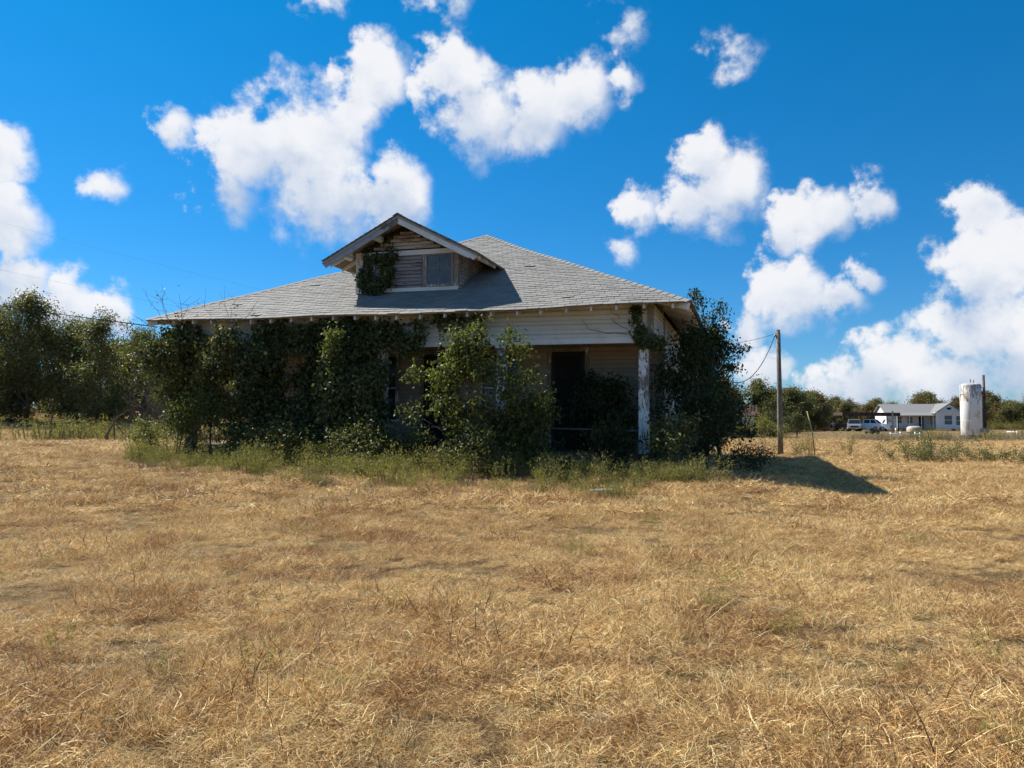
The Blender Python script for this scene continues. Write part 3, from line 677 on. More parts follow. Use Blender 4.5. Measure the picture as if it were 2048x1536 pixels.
def crown(g, n, h, w, z0, n_leaf, r=(0.5, 0.9), flat=1.0, bias=0.0):
    """clump list for a tree crown: uneven, denser low, some sticking out"""
    out = []
    for k in range(n):
        t = g.random() ** 0.8; z = z0 + (h - z0) * t
        prof = math.sin(math.pi * min(1, 0.22 + 0.78 * t)) ** 0.7
        rr = w * prof * g.random() ** 0.45 * g.uniform(0.8, 1.12); a = g.uniform(0, 6.28)
        cr = g.uniform(*r); out.append((rr * math.cos(a) + bias * t, rr * math.sin(a) * flat, z, cr, int(n_leaf / n * (cr / np.mean(r)) ** 2)))
    return out

# ------------------------------------------------------------------ vines over the porch (house frame)
VINE_GROUP = None
def vine(name, label, seed, blobs, stems, mat, leaf=(0.095, 0.085), sub=0.10, droop=0.9, up=0.1, shoots=(), cat='vine', stem_r=0.024, strands=26):
    """blobs and stems in the house frame; the root stands where the first stem leaves the ground"""
    g = np.random.default_rng(seed); b0 = stems[0][0]; base = H(*b0); off = Vector(b0)
    root = empty(name, base, HYAW, label, cat)
    w = MB()
    for st in stems:
        pts = [np.array(p, float) - np.array(off) for p in st]; allp = []
        for a, b in zip(pts[:-1], pts[1:]): allp += list(bez(a, b, g.normal(size=3) * 0.06, g, 5, 0.025))[:-1]
        allp.append(pts[-1]); k = len(allp)
        w.tube(allp, [stem_r * (1 - 0.75 * i / k) for i in range(k)], 5, False)
    for st in shoots:
        pts = bez(np.array(st[0]) - off, np.array(st[1]) - off, g.normal(size=3) * 0.12, g, 7, 0.03)
        w.tube(pts, [0.009 * (1 - 0.8 * i / 7) for i in range(7)], 4, False)
        for q in range(3):
            j = int(g.integers(2, 6)); e = pts[j] + g.normal(size=3) * 0.22 + [0, 0, 0.15]
            w.tube([pts[j], (pts[j] + e) / 2 + g.normal(size=3) * .02, e], [0.005, 0.0035, 0.0015], 4, False)
    w.build('vine_stem', M['twig'], root)
    P = blob_points(g, [(x - off.x, y - off.y, z - off.z, rx, ry, rz, n) for x, y, z, rx, ry, rz, n in blobs], sub, 26)
    sets = [leaf_arrays(P, leaf[0], leaf[1], g, droop, up, 0.14, (0, -0.7, 0.2))]
    SP = []
    HP = []                                                      # loose hanging strands below and in front of the mass
    for q in range(strands):
        x, y, z, rx, ry, rz, n = blobs[int(g.integers(0, len(blobs)))]
        px, py, pz = x + g.normal() * rx * .7 - off.x, y - abs(g.normal()) * ry * .8 - off.y, z + g.uniform(-.4, .9) * rz - off.z
        ln = g.uniform(.35, 1.1); k = int(ln / 0.035); tt = np.linspace(0, 1, k)[:, None]
        pz = max(pz, ln + 0.1); line = np.array([px, py, pz]) + tt * np.array([g.normal() * .12, g.normal() * .08, -ln]); HP.append(line + g.normal(size=(k, 3)) * 0.035)
    if HP: sets.append(leaf_arrays(np.concatenate(HP), leaf[0] * 0.9, leaf[1] * 0.85, g, 1.0, 0.1, 0.14, (0, -0.7, 0.2)))
    for st in shoots:
        for t in g.random(7) ** 0.7: SP.append((np.array(st[0]) * (1 - t) + np.array(st[1]) * t) - np.array(off) + g.normal(size=3) * 0.07)
    if SP: sets.append(leaf_arrays(np.array(SP), leaf[0] * 0.75, leaf[1] * 0.7, g, 0.5, 0.3))
    tag(link('vine_leaves', leaf_mesh('vine_leaves', sets), mat, root), kind='stuff')
    return root
def gl(x, y):                                                    # ground height in the house frame
    p = H(x, y, 0); return GZ(p.x, p.y) - p.z
def sbase(x, y): return (x, y, gl(x, y) - 0.05)
vine('climbing_vine', 'tall leafy vine swallowing the corner post at the white-painted post foot', 11,
     [(-6.38, -0.12, 2.0, .34, .30, 1.25, 3600), (-6.55, -0.55, 3.05, .75, .55, .62, 2500), (-7.1, -0.6, 2.85, .5, .4, .55, 800), (-6.95, -.3, 2.2, .35, .3, .5, 520), (-6.75, -.25, 1.25, .2, .2, .5, 260), (-6.3, -.3, 3.55, .4, .4, .3, 700)],
     [[sbase(-6.5, -0.25), (-6.45, -.14, 1.2), (-6.4, -.14, 2.6), (-6.6, -.4, 3.5)], [sbase(-6.2, -.3), (-6.25, -.2, 1.6), (-6.4, -.2, 3.2)], [sbase(-6.6, -.2), (-6.55, -.12, 2.0), (-7.1, -.4, 2.9)]],
     M['vine'], shoots=[((-6.6, -.5, 3.5), (-7.5, -.6, 4.85)), ((-6.4, -.5, 3.6), (-7.0, -.7, 4.75)), ((-6.7, -.5, 3.4), (-8.0, -.5, 4.2)), ((-6.2, -.6, 3.6), (-6.1, -.8, 4.6)), ((-7.2, -.4, 2.9), (-8.2, -.4, 3.7)), ((-6.2, -.6, 3.7), (-5.4, -.8, 4.45)), ((-6.6, -.6, 3.7), (-6.7, -.8, 4.9))])
vine('climbing_vine', 'loose vine with orange-tinged leaves bridging the porch opening beside the corner post', 12,
     [(-5.25, -0.45, 2.5, .85, .4, .32, 1300), (-4.6, -0.75, 3.2, .5, .4, .5, 1500), (-5.4, -0.25, 1.7, .6, .35, .6, 1300), (-5.75, -.3, 3.3, .35, .3, .3, 300), (-4.75, -.25, 1.3, .45, .35, .6, 900), (-4.4, -.35, .8, .4, .35, .4, 600)],
     [[sbase(-4.9, -.35), (-4.8, -.25, 1.5), (-5.2, -.25, 2.6), (-4.6, -.4, 3.3)], [sbase(-5.5, -.3), (-5.4, -.2, 1.6), (-5.8, -.3, 3.3)], [(-5.9, -.2, 2.5), (-5.2, -.3, 2.65), (-4.4, -.3, 2.6)]],
     M['vine'], shoots=[((-4.9, -.6, 3.5), (-5.2, -.9, 4.35)), ((-4.5, -.6, 3.6), (-4.2, -.9, 4.4)), ((-4.4, -.6, 3.6), (-3.5, -.9, 4.35)), ((-4.6, -.6, 3.6), (-4.7, -.9, 4.5))])
vine('climbing_vine', 'thick dark vine column wrapping the second porch post from the corner', 13,
     [(-3.70, -0.10, 1.7, .38, .30, 1.35, 3600), (-3.85, -0.55, 2.75, .7, .45, .75, 2200), (-3.3, -.15, 1.2, .35, .25, .6, 700), (-4.15, -.2, 1.9, .3, .3, .8, 800), (-3.5, -.3, 3.6, .55, .3, .3, 700)],
     [[sbase(-3.75, -.25), (-3.72, -.15, 1.5), (-3.7, -.15, 3.2)], [sbase(-3.5, -.2), (-3.6, -.15, 2.0), (-3.9, -.4, 3.4)], [sbase(-4.1, -.2), (-4.1, -.2, 2.1), (-3.8, -.3, 3.0)]],
     M['vine_ivy'])
vine('climbing_vine', 'dark hanging curtain of ivy under the eave left of the dormer', 14,
     [(-2.35, -0.2, 3.30, 1.25, .28, .42, 2600), (-2.5, -0.05, 2.3, .9, .25, .6, 1300), (-2.3, -0.3, 1.5, .4, .3, .5, 500), (-2.9, -.1, 1.3, .4, .3, .6, 800), (-1.6, -.2, 3.65, .8, .25, .22, 900)],
     [[sbase(-2.6, -.2), (-2.6, -.1, 1.6), (-2.4, -.12, 3.3)], [sbase(-1.9, -.1), (-2.0, -.1, 1.8), (-1.8, -.15, 3.4)], [(-3.4, -.1, 3.3), (-2.3, -.15, 3.4), (-1.2, -.15, 3.45)]],
     M['vine_ivy'])
vine('climbing_vine', 'sunlit glossy vine thicket in front of the middle porch post', 15,
     [(-1.25, -0.85, 1.75, .55, .38, 1.0, 2600), (-0.55, -0.75, 1.9, .4, .35, .7, 1300), (-0.5, -0.3, 2.4, .35, .3, .35, 600), (-1.55, -.6, 2.5, .35, .3, .3, 600), (-0.9, -.5, 1.3, .6, .4, .5, 1300), (-.5, -.15, 1.5, .25, .25, .8, 600)],
     [[sbase(-1.2, -.9), (-1.2, -.8, 1.4), (-1.4, -.7, 2.6)], [sbase(-.5, -.8), (-.45, -.7, 1.4), (-.2, -.35, 2.5)], [sbase(-.45, -.15), (-.42, -.12, 1.6), (-.42, -.12, 3.0)]],
     M['vine'], droop=0.7)
vine('climbing_vine', 'leafy vine fringe trailing along the frieze boards below the dormer', 16,
     [(-0.65, -0.2, 3.42, .95, .2, .36, 2100), (.35, -.2, 3.2, .35, .18, .28, 500), (-.9, -.2, 2.95, .5, .2, .3, 800), (.62, -.25, 3.45, .2, .15, .25, 170), (1.6, -.3, 3.72, .5, .15, .12, 240), (2.25, -.35, 3.7, .25, .12, .16, 110)],
     [[sbase(-.3, -.1), (-.45, -.15, 1.8), (-.5, -.16, 3.4)], [(-1.2, -.16, 3.4), (-.2, -.17, 3.55), (1.2, -.2, 3.7), (2.3, -.3, 3.8)]],
     M['vine_ivy'])
vine('climbing_vine', 'small yellow-green sunlit vine drop hanging from the eave', 17,
     [(-1.32, -1.0, 3.05, .17, .14, .38, 520), (-1.25, -.95, 3.4, .22, .14, .15, 160)],
     [[sbase(-1.5, -1.1), (-1.4, -1.0, 1.8), (-1.32, -1.0, 3.0), (-1.3, -.75, 3.75)]], M['sapling'], leaf=(0.08, 0.06), strands=3)
vine('climbing_vine', 'ivy covering the left dormer window on the roof', 18,
     [(-1.35, .72, 5.1, .16, .07, .36, 620), (-1.05, .72, 4.85, .32, .07, .2, 560), (-.72, .7, 5.25, .16, .08, .45, 800), (-.6, .7, 5.62, .16, .07, .12, 220), (-1.1, .74, 5.6, .34, .05, .06, 170), (-1.3, .76, 5.85, .06, .04, .16, 40), (-.72, .76, 6.0, .05, .04, .25, 60)],
     [[(-1.3, .72, 4.72), (-1.3, .74, 5.4), (-1.32, .78, 6.0)], [(-.8, .72, 4.72), (-.72, .72, 5.5), (-.70, .78, 6.25)], [(-1.5, .76, 5.7), (-.9, .75, 5.72), (-.3, .77, 5.75)]],
     M['vine_ivy'], leaf=(0.085, 0.075), sub=0.07, stem_r=0.012, strands=0)
vine('climbing_vine', 'ivy strand and bare tendrils on the frieze above the flaking corner post', 19,
     [(6.12, -.12, 3.75, .12, .06, .3, 330), (6.22, -.13, 3.35, .15, .07, .25, 330), (6.55, -.12, 3.1, .2, .12, .16, 260), (6.72, -.05, 2.95, .14, .1, .2, 150), (6.3, -.1, 3.08, .2, .08, .1, 130)],
     [[sbase(6.6, -.15), (6.5, -.1, 1.8), (6.45, -.1, 3.0), (6.2, -.1, 3.5), (6.05, -.12, 3.95)], [(6.1, -.06, 3.2), (5.6, -.06, 3.6), (5.3, -.06, 3.95)], [(6.0, -.06, 3.25), (5.7, -.06, 3.75), (5.5, -.06, 4.0)], [(5.9, -.06, 3.3), (5.0, -.06, 3.45), (4.85, -.06, 3.75)]],
     M['vine_ivy'], leaf=(0.075, 0.065), sub=0.05, stem_r=0.009, strands=0)

# ------------------------------------------------------------------ shrubs and saplings round the house (house frame)
def shrub(name, label, x, y, seed, h, clumps, leaf, mat, cat='shrub', **kw):
    p = H(x, y, 0); root = empty(name, (p.x, p.y, GZ(p.x, p.y)), HYAW, label, cat)
    return plant(name, root, seed, h, clumps, leaf, mat, M['twig'], **kw)
g0 = np.random.default_rng(5)
def dome(n, h, w, z0, n_leaf, r, seed, flat=0.75, bias=0.0): return crown(np.random.default_rng(seed), n, h, w, z0, n_leaf, r, flat, bias)
cl = dome(42, 3.2, 1.1, 0.5, 7400, (0.18, 0.34), 21, 0.7) + [(-.25, -.1, 3.45, .26, 230), (.15, 0, 3.62, .22, 170), (.95, -.1, 3.35, .22, 150), (1.1, 0, 3.0, .25, 160), (1.35, -.1, 2.35, .26, 190), (-1.25, -.1, 2.5, .22, 130), (-1.35, -.1, 1.45, .26, 150), (-1.1, -.1, 1.0, .3, 240), (1.6, -.1, 1.9, .2, 120)]
shrub('sapling_tree', 'bright green leafy sapling reaching the eave in front of the porch middle', 2.55, -1.5, 21, 3.2, [(x * 1.08, y, z * 0.91, r, n) for x, y, z, r, n in cl], (0.10, 0.055), M['sapling'], 'sapling', trunk_r=0.045, stems=3, spread=0.16, droop=0.6, sub=0.5, per=22, up=0.4)
shrub('shrub', 'dark shady shrub growing on the porch behind the flaking corner post', 5.3, 0.95, 22, 2.1, dome(34, 2.05, 0.95, 0.5, 6000, (0.22, 0.38), 22, 0.6), (0.10, 0.05), M['dark_shrub'], stems=4, spread=0.25, trunk_r=0.025, droop=0.7, sub=0.5)
shrub('shrub', 'loose olive shrub arching over the porch rail beside the screen door', 3.95, -1.15, 23, 1.65, dome(24, 1.65, 0.75, 0.3, 2600, (0.16, 0.3), 23, 0.6), (0.10, 0.04), M['sapling'], stems=5, spread=0.35, trunk_r=0.016, droop=0.8, sub=0.5, up=0.2)
shrub('shrub', 'dark shrub filling the porch in front of the screen door', 3.55, -.45, 24, 1.5, dome(20, 1.6, 0.8, 0.3, 2800, (0.2, 0.36), 24, 0.5), (0.10, 0.05), M['dark_shrub'], stems=4, spread=0.3, trunk_r=0.02, droop=0.6, sub=0.5)
shrub('shrub', 'rounded green shrub at the foot of the orange-tinged vine', -5.25, -1.15, 25, 1.6, dome(24, 1.6, 0.75, 0.25, 4200, (0.2, 0.36), 25), (0.065, 0.03), M['sapling'], stems=5, spread=0.2, trunk_r=0.02, sub=0.55)
shrub('shrub', 'yellow-leaved small shrub at the outer foot of the left corner post', -6.95, -0.9, 26, 0.95, dome(12, 0.95, 0.4, 0.2, 900, (0.14, 0.24), 26), (0.07, 0.045), M['sapling'], stems=4, spread=0.2, trunk_r=0.012, sub=0.5)
shrub('shrub', 'low dark bramble bush between the thicket and the bright sapling', 0.05, -1.5, 27, 0.95, dome(22, 1.0, 1.0, 0.2, 3400, (0.2, 0.34), 27), (0.08, 0.06), M['vine'], stems=5, spread=0.4, trunk_r=0.012, sub=0.5)
shrub('shrub', 'low bramble bush under the dark ivy curtain', -2.6, -1.2, 28, 0.9, dome(20, 0.95, 1.1, 0.15, 2900, (0.2, 0.34), 28), (0.08, 0.06), M['vine'], stems=5, spread=0.4, trunk_r=0.012, sub=0.5)
shrub('shrub', 'low green bramble bush at the foot of the bright sapling', 2.9, -2.2, 29, 0.75, dome(16, 0.8, 0.7, 0.15, 1900, (0.18, 0.3), 29), (0.075, 0.055), M['vine'], stems=5, spread=0.4, trunk_r=0.012, sub=0.5)
# right side of the house
shrub('side_tree', 'small tree rising above the right eave with sunlit top branches', 7.45, 3.9, 31, 4.7,
      dome(40, 3.7, 0.62, 0.6, 6000, (0.24, 0.40), 31, 1.0, 0.1) + [(.0, 0, 4.05, .3, 260), (-.1, 0, 4.5, .24, 190), (-.22, .0, 4.85, .16, 90), (.35, .1, 4.3, .24, 170), (.45, -.1, 3.8, .26, 200), (.7, 0, 3.4, .22, 150), (1.05, 0, 3.25, .16, 70), (.75, 0, 2.8, .22, 140), (.5, 0, 2.4, .26, 160), (.9, -.2, 1.6, .28, 200), (1.25, -.1, 1.8, .2, 120), (1.5, 0, 1.95, .15, 60), (.9, -.2, 1.2, .26, 160), (1.15, -.3, .95, .2, 100)],
      (0.10, 0.05), M['dark_shrub'], 'tree', trunk_r=0.07, stems=3, spread=0.12, droop=0.8, sub=0.5, parts=('trunk', 'crown'))
shrub('shrub', 'big dark shrub pressed against the side wall by the corner post', 7.25, 1.25, 32, 3.1, dome(34, 3.3, 0.85, 0.4, 6500, (0.28, 0.44), 32, 1.0), (0.10, 0.055), M['dark_shrub'], stems=4, spread=0.1, trunk_r=0.04, droop=0.7, sub=0.5)
shrub('shrub', 'dark shrub by the rear wing of the farmhouse', 7.7, 6.6, 33, 2.3, dome(20, 2.3, 0.8, 0.4, 2800, (0.26, 0.42), 33, 1.0), (0.10, 0.055), M['dark_shrub'], stems=4, spread=0.15, trunk_r=0.03, sub=0.5)
shrub('shrub', 'low weedy shrub at the shaded right corner of the porch', 7.1, -.9, 34, 1.1, dome(20, 1.15, 0.8, 0.15, 2400, (0.18, 0.32), 34), (0.08, 0.05), M['vine'], stems=6, spread=0.4, trunk_r=0.012, sub=0.5)

shrub('shrub', 'dark leafy shrub at the porch edge just left of the flaking corner post', 5.55, -0.55, 35, 1.35, dome(18, 1.4, 0.6, 0.15, 1900, (0.16, 0.28), 35, 0.6), (0.10, 0.045), M['dark_shrub'], stems=5, spread=0.3, trunk_r=0.014, droop=0.7, sub=0.5)
shrub('shrub', 'tall dark vine-like shrub on the porch between screen door and corner post', 4.85, 1.3, 36, 2.3, dome(24, 2.4, 0.7, 0.5, 3600, (0.2, 0.32), 36, 0.5), (0.10, 0.05), M['dark_shrub'], stems=4, spread=0.15, trunk_r=0.02, droop=0.7, sub=0.5)
for k, (x, y, h, lab) in enumerate(((8.4, 0.6, .45, 'low shaded weed bush in the house shadow near the side tree'), (8.6, 5.6, .6, 'low shaded weed bush at the rear of the house shadow'))):
    shrub('shrub', lab, x, y, 40 + k, h, dome(16, h, 0.8, 0.1, 1300, (0.15, 0.28), 40 + k, 1.0), (0.07, 0.03), M['dark_shrub'], stems=6, spread=0.5, trunk_r=0.008, sub=0.5)
# ------------------------------------------------------------------ weeds along the porch
def weed_proto(kind, seed):
    """upright weed: several stems with narrow leaves; returns meshes (stems, foliage)"""
    g = np.random.default_rng(seed); w = MB(); P = []
    n = {'feather': 16, 'spike': 11, 'dry': 22}[kind]; h = {'feather': 0.55, 'spike': 0.6, 'dry': 0.38}[kind]
    for s in range(n):
        a = g.uniform(0, 6.28); r = g.random() ** 0.5 * 0.22; b = np.array([r * math.cos(a), r * math.sin(a), -0.04])
        hh = h * g.uniform(0.5, 1.15); ln = g.normal(size=2) * (0.10 if kind == 'spike' else 0.2) * hh + b[:2] * 0.5
        e = b + np.array([ln[0], ln[1], hh]); pts = bez(b, e, (0, 0, 0.1 * hh), g, 5, 0.008)
        w.tube(pts, [0.005, 0.0045, 0.0035, 0.0025, 0.001], 4, False)
        m = {'feather': 46, 'spike': 34, 'dry': 12}[kind]; t = g.random(m) ** 0.7 * 0.9 + 0.1
        P.append(b + (e - b) * t[:, None] + g.normal(size=(m, 3)) * (0.045 if kind != 'spike' else 0.02))
    P = np.concatenate(P); L = {'feather': (0.06, 0.009), 'spike': (0.055, 0.014), 'dry': (0.07, 0.007)}[kind]
    return w.mesh('stems'), leaf_mesh('leaves', [leaf_arrays(P, L[0], L[1], g, -0.5 if kind != 'dry' else 0, 0.2, 0.05)])
WEED = {}
for kind, mk in (('feather', 'weed'), ('spike', 'weed'), ('dry', 'weed_brown')):
    WEED[kind] = []
    for s in range(3):
        a, b = weed_proto(kind, 60 + s + len(kind)); a.materials.append(M['twig'] if kind != 'dry' else M['drywood']); b.materials.append(M[mk]); WEED[kind].append((a, b))
def weed(kind, wx, wy, sc, label, group, cat='weed'):
    a, b = random.choice(WEED[kind]); e = empty('weed_clump', (wx, wy, GZ(wx, wy)), random.uniform(0, 6.28), label, cat, group)
    e.scale = (sc * random.uniform(.9, 1.3), sc * random.uniform(.9, 1.3), sc * random.uniform(.8, 1.15))
    link('stems', a, None, e); tag(link('leaves', b, None, e), kind='stuff'); return e
random.seed(31)
def zone_of(x):
    for lim, nm in ((-5.6, 'by the vine-wrapped left corner post'), (-4.4, 'before the rounded green shrub'), (-3.0, 'before the vine-wrapped second post'), (-1.6, 'below the dark ivy curtain'), (-.2, 'before the glossy vine thicket'),
                    (1.0, 'before the low dark bramble'), (3.0, 'at the foot of the bright sapling'), (4.9, 'before the screen door'), (6.6, 'before the flaking corner post'), (99, 'by the shaded house corner')):
        if x < lim: return nm
KIND = {'feather': 'feathery yellow-green weed clump ', 'spike': 'upright spiky green weed clump ', 'dry': 'dry brown weed clump '}
WEXTRA = []
for k in range(330):
    x = random.uniform(-6.9, 8.0); far = 4.2 + 0.5 * math.sin(x * 1.1) + 0.6 * math.sin(x * 0.37 + 1) - (0.9 if x < -4 else 0)
    t = random.random(); y = -0.9 - t * (far - 0.9) if x < 6.6 else random.uniform(-2.3, -0.9)
    p = H(x, y, 0); kd = random.choices(['feather', 'spike', 'dry'], (6, 3, 1.5 if x > -2 else 4.5))[0]
    if t > 0.85 and random.random() < 0.5: kd = 'dry'
    sc = random.uniform(0.6, 1.4) * (0.75 if x < -3 else 1.0) * (1.25 - 0.6 * t)
    if x > 2.8:
        y -= 0.3; p = H(x, y, 0); sc *= 0.8
    if k < 190: weed(kd, p.x, p.y, sc, KIND[kd] + zone_of(x), 'weeds along the porch front')
    else: WEXTRA.append((p.x, p.y, sc * 0.85, kd))
for k in range(60): y = random.uniform(3.5, 14); WEXTRA.append((random.uniform(-.66, .66) * y, y, random.uniform(.18, .4), random.choice(['spike', 'feather', 'dry'])))

# ------------------------------------------------------------------ mown dry grass: one mass of blades scattered over the field
def m_straw():
    m, t = material('dry_straw_blade'); rnd = t.n('Attribute', {'attribute_name': 'rnd'}).outputs['Fac']
    pos = t.n('NewGeometry').outputs['Position']
    st = t.n('Mapping', None, Vector=pos, Rotation=(0, 0, R(14)), Scale=(0.8, 1.0, 0)).outputs[0]
    a = t.noise(st, 1.0, 6.0, 0.72, 0.8); b = t.noise(st, 2.6, 5.0, 0.7, 0.5)
    pale = t.ramp(rnd, [(0, (0.187, 0.103, 0.037)), (0.22, (0.374, 0.221, 0.085)), (0.45, (0.686, 0.437, 0.175)), (0.7, (0.923, 0.636, 0.283)), (0.92, (0.930, 0.860, 0.491)), (1, (0.274, 0.262, 0.066))])
    brown = t.ramp(rnd, [(0, (0.100, 0.048, 0.021)), (0.45, (0.337, 0.177, 0.064)), (0.8, (0.649, 0.376, 0.141)), (1, (0.930, 0.728, 0.359))])
    grey = t.ramp(rnd, [(0, (0.112, 0.085, 0.052)), (0.5, (0.449, 0.329, 0.189)), (1, (0.930, 0.751, 0.453))])
    col = t.mix(t.step(a.outputs[0], 0.36, 0.58), brown, pale)
    col = t.mix(t.step(b.outputs[0], 0.55, 0.72, 0.0, 0.75), col, grey)
    c = t.noise(st, 0.9, 2.0, 0.5)
    col = t.mix(t.step(c.outputs[0], 0.60, 0.78, 0.0, 0.4), col, (0.26, 0.24, 0.07, 1))
    p = principled(t, col, 0.55, spec=0.25); tr = t.n('BsdfTranslucent', None, Color=col)
    finish(t, t.n('MixShader', None, i0=0.2, i1=p, i2=tr)); return m
M['straw'] = m_straw()
M['stalk'] = m_plain('dark_dry_stalk', (0.20, 0.125, 0.065), 0.8, 0.5, 20)
def blade_clump(seed, n, size, length, width, tilt, lift, curl=0.25, dirn=None):
    """n bent blades (two quads each) on a patch of given size; tilt = angle above horizontal (radians)"""
    g = np.random.default_rng(seed)
    P = np.stack([g.uniform(-size, size, n), g.uniform(-size, size, n), g.uniform(-0.01, lift, n)], -1)
    az = g.uniform(0, 6.28, n) if dirn is None else g.normal(dirn, 0.6, n); el = g.uniform(tilt[0], tilt[1], n)
    d = np.stack([np.cos(az) * np.cos(el), np.sin(az) * np.cos(el), np.sin(el)], -1)
    el2 = el - g.uniform(-0.3, 1, n) * curl * 3; az2 = az + g.normal(0, 0.5, n)
    d2 = np.stack([np.cos(az2) * np.cos(el2), np.sin(az2) * np.cos(el2), np.sin(el2)], -1)
    L = g.uniform(*length, n)[:, None]; W = g.uniform(*width, n)[:, None] * 0.5
    ro = g.uniform(0, 3.14, n)[:, None]
    s = unit(np.cross(d, [0, 0, 1.0] + g.normal(size=(n, 3)) * 0.05)); s = s * np.cos(ro) + np.cross(d, s) * np.sin(ro)
    m = P + d * L * 0.5; e = m + d2 * L * 0.5; e[:, 2] = np.maximum(e[:, 2], 0.004)
    V = np.stack([P - s * W, P + s * W, m - s * W * .85, m + s * W * .85, e - s * W * .25, e + s * W * .25], 1).reshape(-1, 3)
    i = np.arange(n)[:, None] * 6
    F = np.concatenate([i + [[0, 1, 3, 2]], i + [[2, 3, 5, 4]]], 1).reshape(-1, 4)
    me = np_mesh('grass_clump', V, F, np.repeat(g.random(n), 2)); me.materials.append(M['straw']); return me
def scatter(name, label, pts, rotz, scale, idx, meshes, tiltn):
    c = bpy.data.collections.new(name + '_sources')
    for k, me in enumerate(meshes): c.objects.link(bpy.data.objects.new('%s_%02d' % (name, k), me))
    me = bpy.data.meshes.new(name); me.vertices.add(len(pts)); me.vertices.foreach_set('co', np.asarray(pts, np.float32).ravel())
    rot = np.stack([tiltn[:, 0], tiltn[:, 1], rotz], -1).astype(np.float32)
    me.attributes.new('rot', 'FLOAT_VECTOR', 'POINT').data.foreach_set('vector', rot.ravel())
    me.attributes.new('scl', 'FLOAT', 'POINT').data.foreach_set('value', np.asarray(scale, np.float32))
    me.attributes.new('idx', 'INT', 'POINT').data.foreach_set('value', np.asarray(idx, np.int32))
    me.update()
    o = link(name, me); tag(o, label, 'grass', kind='stuff')
    ng = bpy.data.node_groups.new(name, 'GeometryNodeTree')
    ng.interface.new_socket('Geometry', in_out='INPUT', socket_type='NodeSocketGeometry')
    ng.interface.new_socket('Geometry', in_out='OUTPUT', socket_type='NodeSocketGeometry')
    N = ng.nodes; L = ng.links; gi = N.new('NodeGroupInput'); go = N.new('NodeGroupOutput')
    ci = N.new('GeometryNodeCollectionInfo'); ci.inputs[0].default_value = c; ci.inputs['Separate Children'].default_value = True; ci.inputs['Reset Children'].default_value = True
    ip = N.new('GeometryNodeInstanceOnPoints'); ip.inputs['Pick Instance'].default_value = True
    def at(n, ty):
        a = N.new('GeometryNodeInputNamedAttribute'); a.data_type = ty; a.inputs[0].default_value = n; return a.outputs[0]
    e2r = N.new('FunctionNodeEulerToRotation'); L.new(at('rot', 'FLOAT_VECTOR'), e2r.inputs[0])
    L.new(gi.outputs[0], ip.inputs['Points']); L.new(ci.outputs[0], ip.inputs['Instance']); L.new(at('idx', 'INT'), ip.inputs['Instance Index'])
    L.new(e2r.outputs[0], ip.inputs['Rotation']); L.new(at('scl', 'FLOAT'), ip.inputs['Scale']); L.new(ip.outputs[0], go.inputs[0])
    md = o.modifiers.new('scatter', 'NODES'); md.node_group = ng; return o
